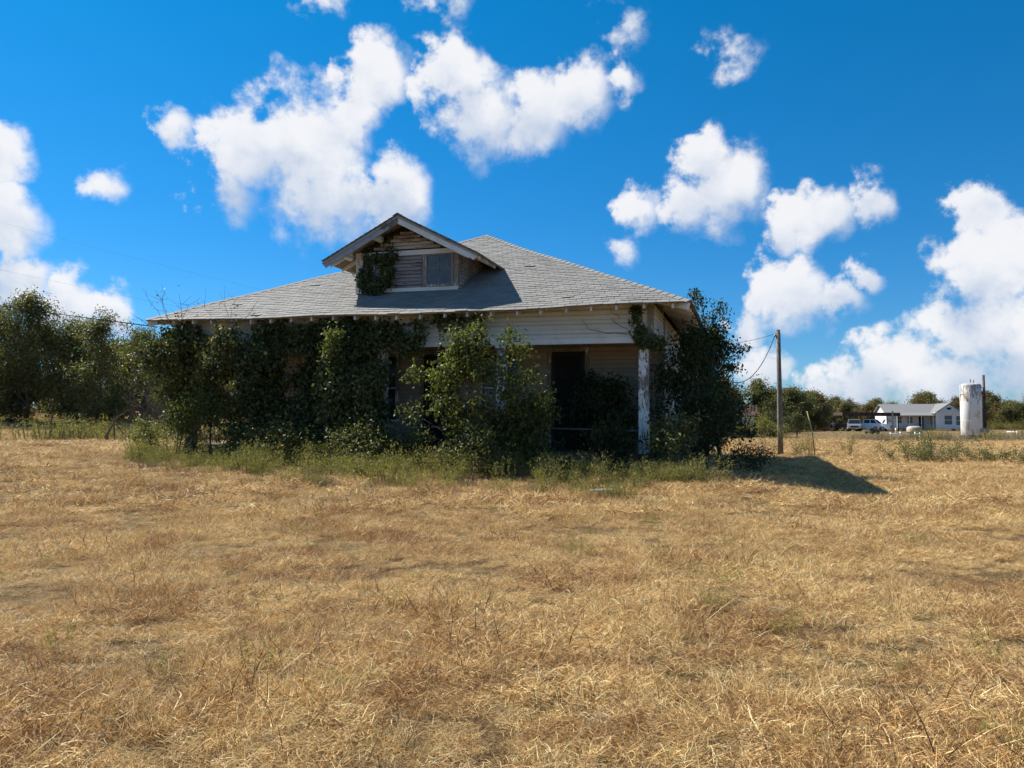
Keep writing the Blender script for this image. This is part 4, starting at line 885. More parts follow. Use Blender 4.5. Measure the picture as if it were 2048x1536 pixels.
def grass():
    g = np.random.default_rng(99)
    mats = [blade_clump(100 + k, 900, 0.26, (0.04, 0.17), (0.0018, 0.0042), (-0.05, 0.75), 0.045, 0.3) for k in range(6)]
    mats += [blade_clump(110 + k, 380, 0.20, (0.06, 0.19), (0.002, 0.004), (0.5, 1.35), 0.02, 0.3) for k in range(3)]
    mats += [blade_clump(120 + k, 13, 0.25, (0.10, 0.24), (0.004, 0.0065), (0.6, 1.45), 0.0, 0.06) for k in range(3)]
    mats += [blade_clump(130 + k, 460, 0.5, (0.08, 0.24), (0.005, 0.011), (-0.05, 0.75), 0.03) for k in range(4)]
    mats += [blade_clump(140 + k, 40, 0.3, (0.15, 0.34), (0.0018, 0.0036), (0.1, 0.8), 0.05, 0.07) for k in range(3)]
    for me in mats[9:12]: me.materials.clear(); me.materials.append(M['stalk'])
    P, S, I, RZ = [], [], [], []
    W = [(g.normal(size=2) * f, g.uniform(0, 6.28)) for f in (1.2, 1.7, 2.6, 3.6, 5.0, 1.5, 2.2)]
    def lump(x, y):                                              # -1..1, uneven growth
        return sum(np.sin(k[0] * x + k[1] * y + p) for k, p in W) / 3.2
    def zone(y0, y1, cell, kinds, prob, sc, halfk=0.70, pad=1.5):
        ys = np.arange(y0, y1, cell)
        for y in ys:
            hw = halfk * y + pad; xs = np.arange(-hw, hw, cell); n = len(xs)
            x = xs + g.uniform(-cell * .5, cell * .5, n); yy = y + g.uniform(-cell * .5, cell * .5, n)
            hx = (x - HX) * math.cos(HYAW) + (yy - HY) * math.sin(HYAW); hy = -(x - HX) * math.sin(HYAW) + (yy - HY) * math.cos(HYAW)
            keep = ~((abs(hx) < 6.5) & (hy > -0.1) & (hy < 12.8))
            lp = lump(x, yy); keep &= (lp > -0.75) | (g.random(n) < 0.6)
            x, yy, lp = x[keep], yy[keep], lp[keep]; n = len(x)
            P.append(np.stack([x, yy, gz(x, yy)], -1)); S.append(g.uniform(sc[0], sc[1], n) * np.clip(0.92 + 0.38 * lp, 0.5, 1.35)); I.append(g.choice(kinds, n, p=prob)); RZ.append(g.uniform(0, 6.28, n))
    zone(1.6, 12, 0.23, [0, 1, 2, 3, 4, 5, 6, 7, 8], [.13, .13, .13, .13, .13, .13, .08, .07, .07], (0.55, 1.0))
    zone(1.6, 14, 0.38, [9, 10, 11, 16, 17, 18], [.25, .25, .24, .09, .09, .08], (0.7, 1.05))
    zone(12, 27, 0.36, [0, 1, 2, 3, 4, 5, 6, 7, 8, 12, 13, 14, 15], [.085] * 6 + [.07] * 3 + [.07] * 4, (0.7, 1.1))
    zone(12, 24, 0.6, [9, 10, 11], [.34, .33, .33], (0.7, 1.2))
    zone(27, 62, 0.75, [12, 13, 14, 15], [.25] * 4, (0.9, 1.4))
    P = np.concatenate(P); n = len(P)
    scatter('dry_grass', 'mown dry straw-coloured grass covering the field', P, np.concatenate(RZ), np.concatenate(S), np.concatenate(I), mats, g.normal(size=(n, 2)) * 0.06)
    print('grass instances', n)
grass()

# ------------------------------------------------------------------ trees left of the house
def tree(label, x, y, seed, h, w, z0, nleaf, leaf, mat, n=46, r=(0.5, 0.95), group=None, trunk=0.16, stems=1, name='tree', extra=(), sub=0.5, bark='bark', flat=0.9, spread=0.12, per=30, twigs=3):
    root = empty(name, (x, y, GZ(x, y) - 0.05), 0, label, 'tree', group)
    cl = crown(np.random.default_rng(seed), n, h, w, z0, nleaf, r, flat) + list(extra)
    return plant(name, root, seed, h, cl, leaf, M[mat], M[bark], trunk_r=trunk, stems=stems, spread=spread, droop=0.4, sub=sub, per=per, parts=('trunk', 'crown'), twigs=twigs)
tree('tall olive-green tree with wispy sky-lit top beyond the left fence row', -33.4, 53, 41, 8.6, 2.6, 0.6, 17000, (0.19, 0.09), 'oak', 74, (0.45, 0.85), extra=[(1.2, 0, 8.2, .5, 130), (2.0, 0, 7.6, .6, 150), (-1.4, 0, 8.2, .5, 130), (0.3, 0, 8.9, .45, 110), (3.0, 0, 7.0, .6, 150)])
tree('yellowing tree at the outer edge of the left woods', -36.6, 54, 42, 8.0, 2.3, 0.5, 13000, (0.19, 0.09), 'autumn', 60, (0.45, 0.85))
tree('broad dark tree on the slope between the tall tree and the slender one', -30.2, 53, 43, 6.6, 2.7, 0.3, 17000, (0.19, 0.09), 'oak', 70, (0.45, 0.9), stems=2, spread=0.2)
tree('slender open-topped tree with upright yellow-green branches on the slope', -27.2, 50.5, 44, 6.9, 1.7, 0.6, 9000, (0.18, 0.085), 'oak', 46, (0.35, 0.65), extra=[(0.2, 0, 7.5, .42, 150), (0.8, 0, 7.1, .45, 140), (-.8, 0, 6.9, .45, 140), (1.7, 0, 6.7, .38, 90), (-1.6, 0, 6.3, .4, 110)])
tree('dense rounded tree close behind the slender open-topped one', -26.4, 55, 45, 6.2, 2.4, 0.3, 15000, (0.19, 0.09), 'oak', 60, (0.45, 0.85), stems=2)
tree('low dark tree in the shade of the tall olive-green tree', -34.6, 53.0, 46, 4.4, 2.0, 0.4, 13000, (0.18, 0.085), 'oak', 54, (0.4, 0.75), stems=2)
tree('pale thin tree farther back behind the bare bush', -26.5, 70, 47, 5.2, 2.8, 0.4, 9000, (0.24, 0.12), 'oak', 44, (0.5, 0.9))
tree('small dark tree behind the vine-covered left corner post', -24.0, 57, 48, 4.9, 2.1, 0.3, 11000, (0.19, 0.09), 'oak', 46, (0.4, 0.8), stems=2)
tree('back-row tree behind the tall olive-green tree', -40.5, 66, 49, 6.9, 4.0, 0.3, 15000, (0.25, 0.125), 'oak', 60, (0.6, 1.1))
tree('back-row tree behind the broad dark tree', -35.0, 68, 50, 5.6, 3.6, 0.3, 14000, (0.25, 0.125), 'oak', 56, (0.6, 1.1))
tree('back-row tree behind the dense rounded tree', -30.5, 71, 55, 5.0, 3.4, 0.3, 13000, (0.25, 0.125), 'oak', 52, (0.6, 1.1))
tree('low rounded tree seen through the vine-hung porch end', -20.3, 58, 56, 4.6, 2.4, 0.3, 11000, (0.2, 0.1), 'oak', 46, (0.45, 0.85), stems=2)
tree('low broad tree behind the vine-hung porch posts', -16.6, 60, 57, 4.4, 2.6, 0.3, 11000, (0.2, 0.1), 'oak', 46, (0.45, 0.85), stems=2)
for k, (x, y, h, w, lab) in enumerate(((-28.4, 54.8, 2.4, 1.5, 'dark understorey bush behind the slender tree trunk'), (-33.0, 57, 2.8, 1.9, 'dark understorey bush deep under the tall olive-green tree'), (-28.0, 60, 2.6, 2.0, 'dark understorey bush deep behind the dense rounded tree'), (-24.4, 62, 2.4, 1.8, 'dark understorey bush behind the small dark tree'))):
    r = empty('bush', (x, y, GZ(x, y) - .05), 0, lab, 'bush'); plant('bush', r, 360 + k, h, crown(np.random.default_rng(360 + k), 34, h, w, 0.2, 5200, (0.35, 0.6), 0.9), (0.16, 0.08), M['oak'], M['bark'], 0.04, 5, 0.25, sub=0.5, parts=('stem', 'foliage'))
def bare_bush(name, label, x, y, seed, h, n, mat, cat, leaves=0, lm='weed', base=0.3, rad=0.022, arch=0.5):
    g = np.random.default_rng(seed); root = empty(name, (x, y, GZ(x, y) - 0.03), 0, label, cat); w = MB(); LP = []
    for k in range(n):
        a = g.uniform(0, 6.28); rr = g.random() * base; b = np.array([rr * math.cos(a), rr * math.sin(a), 0])
        hh = h * g.uniform(0.5, 1.1); e = b + np.array([math.cos(a) * hh * arch * g.random() * 1.6, math.sin(a) * hh * arch * g.random() * 1.6, hh])
        pts = bez(b, e, (0, 0, 0.18 * hh), g, 6, 0.03 * hh); r0 = rad * g.uniform(0.5, 1)
        w.tube(pts, [r0 * (1 - .16 * i) for i in range(6)], 5, False)
        for q in range(5):
            j = int(g.integers(1, 6)); d = unit(g.normal(size=3)) * hh * 0.3; d[2] = abs(d[2])
            w.tube([pts[j], pts[j] + d * .5 + g.normal(size=3) * .02, pts[j] + d], [r0 * .45, r0 * .3, r0 * .1], 4, False); LP.append(pts[j] + d * g.uniform(.3, 1))
    w.build('branches', M[mat], root)
    if leaves:
        LP = np.array(LP); P = LP[g.integers(0, len(LP), leaves)] + g.normal(size=(leaves, 3)) * 0.07
        tag(link('leaves', leaf_mesh('leaves', [leaf_arrays(P, 0.06, 0.032, g)]), M[lm], root), kind='stuff')
    return root
bare_bush('bare_bush', 'leafless grey many-stemmed bush beyond the left corner post', -20.3, 44.5, 51, 3.4, 34, 'bark', 'bush', base=0.5, rad=0.05, arch=0.55)
bare_bush('bare_bush', 'smaller leafless grey bush beside the dense rounded tree', -22.9, 47.5, 52, 2.6, 22, 'bark', 'bush', base=0.5, rad=0.04, arch=0.6)

# weed strip along the left fence row, fence posts, broken limb
random.seed(77)
def lr_label(x, y):
    a = 'tall fence-row weed clump ' if y < 38 else 'tall back-row weed clump '
    for lim, nm in ((-29.5, 'before the yellowing tree'), (-25.5, 'before the broad dark tree'), (-22.6, 'left of the leaning steel fence post'), (-19.5, 'between the two fence posts'), (-16.5, 'round the crooked broken limb'), (0, 'next to the vine-covered corner post')):
        if x < lim: return a + nm
def ty_label(x):
    for lim, nm in ((32.0, 'round the small white goalpost frame'), (34.6, 'between goalpost frame and white tank'), (37.8, 'at the foot of the white tank'), (40.5, 'round the lone white pipe post'), (99, 'at the white pipe railing')):
        if x < lim: return 'reddish-brown weed clump ' + nm
for k in range(52):
    x = random.uniform(-30, -13.5); y = random.uniform(34.5, 41.5)
    weed(random.choices(['feather', 'spike', 'dry'], (3, 4, 5))[0], x, y, random.uniform(1.4, 2.7), lr_label(x, y), 'weeds in the left fence row')
for x, y, h, tl, lab in ((-21.9, 36.5, 1.25, 0.12, 'thin dark steel fence post leaning in the left fence row'), (-17.6, 34.2, 1.15, -0.06, 'short thin dark fence post standing beside the broken limb')):
    b = MB(); b.bar((0, 0, -0.2), (tl, 0, h), 0.05, 0.05, (0, 1, 0)); 
    if tl > 0:
        for q in range(7): b.box(tl * (0.2 + q * .12) - 0.035, tl * (0.2 + q * .12) + 0.035, -0.035, -0.026, 0.2 + q * 0.14, 0.22 + q * 0.14)
    else: b.bar((tl, 0, h - .04), (tl, 0, h + .05), 0.06, 0.06, (0, 1, 0))
    tag(b.build('fence_post', M['bark'], None, (x, y, GZ(x, y))), lab, 'fence post')
gb = np.random.default_rng(4); b = MB(); pts = bez((0, 0, 0), (1.1, -.3, 1.5), (-.3, 0, .3), gb, 7, .04); b.tube(pts, [.06, .055, .05, .045, .035, .025, .012], 7)
b.tube(bez(pts[3], pts[3] + [.9, -.3, -.7], (0, 0, .15), gb, 5, .03), [.03, .026, .02, .014, .006], 6); b.tube(bez(pts[4], pts[4] + [-.2, .1, .6], (0, 0, 0), gb, 4, .02), [.02, .016, .01, .004], 5)
tag(b.build('fallen_limb', M['bark'], None, (-18.2, 34.6, GZ(-18.2, 34.6))), 'crooked broken limb propped in the fence-row weeds', 'branch')

# ------------------------------------------------------------------ far treeline on the right: prototypes copied
def proto_tree(seed, h, w, mat, n=34, nleaf=5200, bark='bark', z0=0.5):
    root = empty('wood_edge_tree', (0, -400, 0), 0, 'x', 'tree')
    g = np.random.default_rng(seed)
    plant('t', root, seed, h, crown(g, n, h, w, z0, nleaf, (0.6, 1.15), 0.9), (0.36, 0.20), M[mat], M[bark], trunk_r=0.16, stems=2, spread=0.12, sub=0.45, per=22, parts=('trunk', 'crown'), twigs=3)
    return root
PT = [proto_tree(70, 6.6, 2.6, 'far_leaf'), proto_tree(71, 7.2, 2.3, 'far_leaf'), proto_tree(72, 5.8, 3.0, 'oak'), proto_tree(73, 6.8, 2.2, 'autumn'), proto_tree(74, 8.0, 1.9, 'autumn', 30, 2200), proto_tree(75, 7.6, 3.4, 'oak', 44, 8000)]
LAB = ['bushy mid-green tree of the far wood ', 'upright mid-green tree of the far wood ', 'low spreading dark-green tree of the far wood ',
       'brown-leaved turning tree of the far wood ', 'thin half-bare tree of the far wood ', 'large dark rounded tree of the far wood ']
used = [False] * 6; random.seed(12)
def put_tree(k, x, y, s):
    o = PT[k] if not used[k] else copy_tree(PT[k]); used[k] = True
    o.location = (x, y, GZ(x, y) - 0.1); o.rotation_euler.z = random.uniform(0, 6.28); o.scale = (s * random.uniform(1.0, 1.4), s * random.uniform(1.0, 1.4), s * random.uniform(.88, 1.1))
    q = x / y
    where = 'behind the utility pole' if q < .37 else 'between yellow stake and carport' if q < .43 else 'behind the rust-brown carport' if q < .485 else 'behind the far white farmhouse' if q < .58 else 'behind the white tank' if q < .62 else 'past the rust-brown pipe'
    o['label'] = LAB[k] + where; o['group'] = 'far wood edge, kind %d' % (k + 1)
    o['group'] = ['bushy green trees of the far wood', 'upright green trees of the far wood', 'spreading dark trees of the far wood', 'turning trees of the far wood', 'thin bare-topped trees of the far wood', 'large rounded trees of the far wood'][k]
for row, (y0, dy, step) in enumerate(((146, 5, 2.6), (154, 6, 2.8), (164, 8, 3.4), (178, 8, 4.2))):
    x = 36.0 + row * 1.5
    while x < 0.70 * y0 + 6:
        k = random.choices(range(6), (4, 6, 3, 3.5, 4.0 if row else 1.0, .6))[0]
        s = random.uniform(0.66, 1.18) * (0.60, 0.72, 0.82, 0.90)[row]
        put_tree(k, x, y0 + random.uniform(-dy, dy) - 0.0 * x, s); x += step * random.uniform(0.7, 1.3)
for x, y, k, s in ((40, 118, 0, .85), (43.5, 121, 1, .8), (37.5, 112, 2, .85), (46.5, 127, 5, .85), (50, 131, 0, .85), (34.5, 108, 3, .7), (53, 134, 3, .8), (33.0, 116, 1, .9), (54.5, 140, 5, .95)): put_tree(k, x, y, s)
# undergrowth at the foot of the wood and the smallest weeds of the porch strip: masses nobody could count
def weed_mass(name, label, items):
    ks = ['feather', 'spike', 'dry']; ms = [WEED[k][j][1] for k in ks for j in range(3)]
    pts = np.array([(x, y, GZ(x, y)) for x, y, s, k in items]); idx = np.array([ks.index(k) * 3 + random.randrange(3) for *_, k in items])
    scatter(name, label, pts, np.array([random.uniform(0, 6.28) for _ in items]), np.array([s for _, _, s, _ in items]), idx, ms, np.zeros((len(items), 2)))
weed_mass('undergrowth', 'brushy undergrowth along the foot of the far wood', [(random.uniform(40, 106), 139 + random.uniform(-2.5, 2.5), random.uniform(2.4, 4.2), random.choice(['dry', 'feather', 'dry'])) for _ in range(150)])
weed_mass('weed_growth', 'fine low weeds filling the strip before the porch', WEXTRA)
# ------------------------------------------------------------------ utility pole and wires
M['pole'] = m_bark('weathered_pole_wood', (0.10, 0.085, 0.07), (0.26, 0.225, 0.19), 8)
M['wire'] = m_plain('black_wire', (0.02, 0.02, 0.022), 0.9, 0.2, 6, 0, 0.0)
M['metal'] = m_plain('galvanised_metal', (0.35, 0.36, 0.37), 0.45, 0.2, 8, 0.6)
PX, PYY = 12.1, 34.8; PZ = GZ(PX, PYY)
up = empty('utility_pole', (PX, PYY, PZ), 0, 'weathered wooden utility pole standing beyond the house shadow', 'pole')
MB().tube([(0, 0, -0.3), (-0.01, 0, 1.5), (0.0, 0, 3.2), (-0.03, 0, 5.66)], [0.125, 0.115, 0.105, 0.09], 14).build('pole_shaft', M['pole'], up)
MB().lathe([(0.025, 0), (0.05, 0.01), (0.05, 0.04), (0.03, 0.055), (0.045, 0.07), (0.03, 0.1)], 10, (-0.16, 0, 5.35)).build('insulator', M['metal'], up)
MB().bar((-0.03, 0, 5.38), (-0.16, 0, 5.38), 0.03, 0.03).build('bracket', M['metal'], up)
def wire(label, a, b, sag, r=0.011, k=22):
    a, b = Vector(a), Vector(b); w = MB(); pts = []
    for i in range(k + 1):
        t = i / k; p = a.lerp(b, t); p.z -= 4 * sag * t * (1 - t); pts.append(p - a)
    tag(w.tube(pts, r, 5).build('overhead_wire', M['wire'], None, a), label, 'wire')
tp = (PX - 0.16, PYY, PZ + 5.42)
wire('deep sagging loop of wire between utility pole and house side', tp, H(7.36, 12.9, 3.3), 1.2, 0.016)
wire('taut wire running down from the utility pole top toward the roof', (PX - .1, PYY, PZ + 5.5), H(7.0, 12.6, 4.2), 0.12, 0.008)
wire('thin wire dropping behind the utility pole toward the far wood', (PX + .08, PYY, PZ + 5.5), (20.0, 57, 2.0), 0.9, 0.006)
wire('thick black wire crossing before the left trees to the house', (-46.9, 49.7, 11.15), H(-6.4, 8, 3.9), 0.2, 0.02)
wire('faint thin wire over the left trees to the back eave', (-56.6, 55.6, 16.8), (-4.0, 33.2, 4.35), 0.15, 0.003)
wire('faint high wire passing behind the left roof slope', (-61.7, 85, 25.1), (0.95, 32.2, 4.3), 0.3, 0.003)
b = MB().tube([(0, 0, -.1), (-.11, 0, 1.0), (-.33, 0, 1.95)], [.025, .024, .02], 8)
M['stake'] = m_plain('faded_yellow_guard', (0.50, 0.36, 0.13), 0.6)
tag(b.build('guy_marker', M['stake'], None, (13.35, 34.0, GZ(13.35, 34.0))), 'thin faded yellow stake leaning beside the utility pole', 'stake')
for x, y, h, s, lab in ((11.6, 34.4, 1.7, 82, 'thin leafy sprout bush at the utility pole foot'), (13.2, 34.3, 1.0, 83, 'small grey-green weed bush between pole and yellow stake'), (12.6, 33.9, .7, 84, 'low weed bush just beside the utility pole'), (14.6, 33.6, 1.0, 85, 'small weed bush past the yellow stake')):
    bare_bush('weed_bush', lab, x, y, s, h, 14, 'twig', 'bush', 420, 'weed', 0.25, 0.008, 0.4)

# overgrown shed beyond the right side of the house
M['fpaint'] = m_paint('far_white_paint', (0.80, 0.80, 0.80), (0.3, 0.27, 0.24), 0.25, (1.2, 1.2, 6), 2.0)
M['rust'] = m_plain('rusty_sheet', (0.06, 0.036, 0.028), 0.8, 0.45, 3)
M['froof'] = m_shingle('far_grey_roof', (0.19, 0.19, 0.188))
M['fglass'] = m_glass('far_window_glass', (0.05, 0.07, 0.085), 0.1)
sx, sy = 21.6, 75.0; sh = empty('shed', (sx, sy, GZ(sx, sy)), R(-14), 'small derelict white shed half hidden in bushes beyond the house side', 'shed')
MB().box(-1.6, 1.9, 0, 3, -0.1, 2.0).build('wall', M['fpaint'], sh)
rf = MB(); rf.add([(-1.9, -.4, 1.95), (2.2, -.4, 1.95), (2.2, 1.5, 3.0), (-1.9, 1.5, 3.0), (-1.9, 3.4, 1.95), (2.2, 3.4, 1.95), (-1.9, -.4, 2.03), (2.2, -.4, 2.03), (2.2, 1.5, 3.08), (-1.9, 1.5, 3.08), (-1.9, 3.4, 2.03), (2.2, 3.4, 2.03)],
    [(0, 1, 2, 3), (3, 2, 5, 4), (6, 9, 8, 7), (9, 10, 11, 8), (0, 6, 7, 1), (4, 5, 11, 10), (0, 3, 9, 6), (3, 4, 10, 9), (1, 7, 8, 2), (2, 8, 11, 5)]); rf.build('roof', M['rust'], sh)
MB().box(-0.9, -0.35, -0.03, -0.004, 0.0, 1.75).build('door', M['dark'], sh); MB().box(0.9, 1.45, -0.03, -0.004, 0.3, 1.6).build('window', M['fglass'], sh)
for k, (x, y, h, w, m, lab) in enumerate(((19.7, 72, 2.2, 1.0, 'far_leaf', 'bush against the outer wall of the derelict shed'), (23.6, 73, 1.7, 1.3, 'weed', 'yellow-green bush in front of the derelict shed'), (25.4, 76, 2.4, 1.2, 'far_leaf', 'olive bush beside the derelict shed'), (27.0, 77.5, 2.0, 1.15, 'dark_shrub', 'round dark bush with a hollow front between shed and pole'), (28.8, 78, 2.3, 1.1, 'far_leaf', 'light olive bush past the round dark bush'), (21.3, 73.0, 1.1, 1.2, 'weed', 'low grassy bush under the shed door'), (25.2, 74, 1.2, 1.3, 'weed', 'spreading pale grassy bush near the derelict shed'))):
    r = empty('bush', (x, y, GZ(x, y)), 0, lab, 'bush'); plant('bush', r, 300 + k, h, crown(np.random.default_rng(300 + k), 26, h, w, 0.2, 2600, (0.3, 0.5), 0.9), (0.15, 0.07), M[m], M['twig'], 0.03, 4, 0.2, sub=0.5)
for k, (x, y, h, w, m, lab) in enumerate(((22.2, 92, 5.2, 2.3, 'far_leaf', 'rounded tree rising behind the derelict shed roof'), (27.5, 96, 5.6, 2.2, 'far_leaf', 'leafy tree between shed and utility pole top of the wood'), (31.5, 98, 6.6, 2.6, 'oak', 'dark spreading tree standing behind the utility pole'), (24.0, 88, 6.2, 2.0, 'autumn', 'thin pale tree above the derelict shed'))):
    tree(lab, x, y, 330 + k, h, w, 0.6, 6500, (0.26, 0.14), m, 34, (0.45, 0.85), trunk=0.12, stems=2)

# ------------------------------------------------------------------ far farmhouse with porch
FX, FY = 68.3, 128.0; fh = empty('bungalow', (FX, FY, GZ(FX, FY)), R(-9), 'white single-storey farmhouse with grey gabled roof and front porch across the field', 'house'); fh.scale = (0.93, 1, 0.98)
MB().box(-6.2, 1.2, 0, 6.0, 0.3, 3.0).build('main_wall', M['fpaint'], fh)
def gable(x0, x1, y0, y1, ze, zr, axis, ov=0.35, th=0.12):
    """gable roof slab; axis = ridge direction"""
    b = MB()
    if axis == 'x':
        ym = (y0 + y1) / 2; s = (zr - ze) / (ym - y0); A = [(x0 - ov, y0 - ov, ze - ov * s), (x1 + ov, y0 - ov, ze - ov * s), (x1 + ov, ym, zr), (x0 - ov, ym, zr), (x0 - ov, y1 + ov, ze - ov * s), (x1 + ov, y1 + ov, ze - ov * s)]
    else:
        xm = (x0 + x1) / 2; s = (zr - ze) / (xm - x0); A = [(x0 - ov, y1 + ov, ze - ov * s), (x0 - ov, y0 - ov, ze - ov * s), (xm, y0 - ov, zr), (xm, y1 + ov, zr), (x1 + ov, y1 + ov, ze - ov * s), (x1 + ov, y0 - ov, ze - ov * s)]
    B = [(x, y, z + th) for x, y, z in A]
    return b.add(A + B, [(0, 1, 2, 3), (3, 2, 5, 4), (6, 9, 8, 7), (9, 10, 11, 8), (0, 6, 7, 1), (4, 5, 11, 10), (0, 3, 9, 6), (3, 4, 10, 9), (1, 7, 8, 2), (2, 8, 11, 5)])
gable(-6.2, 3.6, 0, 6.0, 3.0, 4.45, 'x').build('main_roof', M['froof'], fh)
MB().add([(-6.2, 0, 3.0), (-6.2, 6, 3.0), (-6.2, 3, 4.43), (-6.1, 0, 3.0), (-6.1, 6, 3.0), (-6.1, 3, 4.43)], [(0, 1, 2), (5, 4, 3), (0, 1, 4, 3), (1, 2, 5, 4), (2, 0, 3, 5)]).build('end_gable', M['fpaint'], fh)
MB().box(1.25, 5.6, -2.2, 4.0, 0.3, 3.0).build('wing_wall', M['fpaint'], fh)
gable(1.25, 5.6, -2.2, 3.5, 3.05, 4.5, 'y').build('wing_roof', M['froof'], fh)
MB().add([(1.3, -2.2, 3.05), (5.55, -2.2, 3.05), (3.425, -2.2, 4.47), (1.3, -2.1, 3.05), (5.55, -2.1, 3.05), (3.425, -2.1, 4.47)], [(0, 1, 2), (5, 4, 3), (0, 1, 4, 3), (1, 2, 5, 4), (2, 0, 3, 5)]).build('pediment', M['fpaint'], fh)
MB().box(0.95, 5.9, -2.62, -2.205, 2.88, 3.06).build('cornice', M['fpaint'], fh)
MB().box(3.1, 3.75, -2.24, -2.204, 3.5, 3.85).build('gable_vent', M['dark'], fh)
MB().hexa([(-5.2, -2.2, 2.45), (1.2, -2.2, 2.45), (1.2, -0.02, 2.98), (-5.2, -0.02, 2.98), (-5.2, -2.2, 2.55), (1.2, -2.2, 2.55), (1.2, -0.02, 3.08), (-5.2, -0.02, 3.08)]).build('porch_roof', M['froof'], fh)
MB().box(-5.1, 1.2, -2.0, -0.05, 0.15, 0.38).build('porch_floor', M['wood'], fh)
for x in (-5.0, -3.0, -1.0, 0.9): MB().box(x - 0.06, x + 0.06, -1.95, -1.83, 0.38, 2.46).build('porch_post', M['fpaint'], fh)
def fwin(x0, x1, y, z0, z1, nm='window', side=False):
    if side: w = MB().box(y - 0.03, y - 0.005, x0, x1, z0, z1).build(nm, M['fglass'], fh); a = lambda p, q, r, s: MB().box(y - 0.06, y - 0.032, p, q, r, s)
    else: w = MB().box(x0, x1, y - 0.03, y - 0.005, z0, z1).build(nm, M['fglass'], fh); a = lambda p, q, r, s: MB().box(p, q, y - 0.06, y - 0.032, r, s)
    for f in ((x0 - .08, x0 + .03, z0, z1), (x1 - .03, x1 + .08, z0, z1), (x0 + .03, x1 - .03, z1 - .05, z1 + .08), (x0 + .03, x1 - .03, z0 - .06, z0 + .04), (x0 + .03, x1 - .03, (z0 + z1) / 2 - .03, (z0 + z1) / 2 + .03)): a(*f).build('frame', M['fpaint'], w)
fwin(2.6, 3.9, -2.2, 1.0, 2.55); fwin(4.5, 5.35, -2.2, 0.9, 2.5); fwin(-1.6, -0.5, 1.25, 1.0, 2.5, 'window', True)
fwin(-4.6, -3.6, 0, 1.2, 2.4); fwin(-2.7, -1.8, 0, 1.2, 2.4)
MB().box(-0.75, 0.05, -0.05, -0.005, 0.38, 2.35).build('door', M['dark'], fh)
for x in (-6, -3, 0, 1.6, 5.2): MB().box(x - .2, x + .2, 0.3, 0.7, -0.2, 0.3).build('pier', M['block'], fh)
# carport
cx, cy = 55.4, 121.0; cp = empty('carport', (cx, cy, GZ(cx, cy)), R(-9), 'flat rust-brown metal carport beside the far white farmhouse', 'carport')
MB().hexa([(-4.0, -2.6, 2.45), (4.4, -2.6, 2.35), (4.4, 3.0, 2.35), (-4.0, 3.0, 2.45), (-4.0, -2.6, 2.95), (4.4, -2.6, 2.85), (4.4, 3.0, 2.85), (-4.0, 3.0, 2.95)]).build('roof', M['rust'], cp)
for x in (-3.8, 0.2, 4.1):
    for y in (-2.45, 2.8): MB().box(x - .06, x + .06, y - .06, y + .06, -0.1, 2.46 if x < 0 else 2.40 if x < 1 else 2.352).build('post', M['rust'], cp)

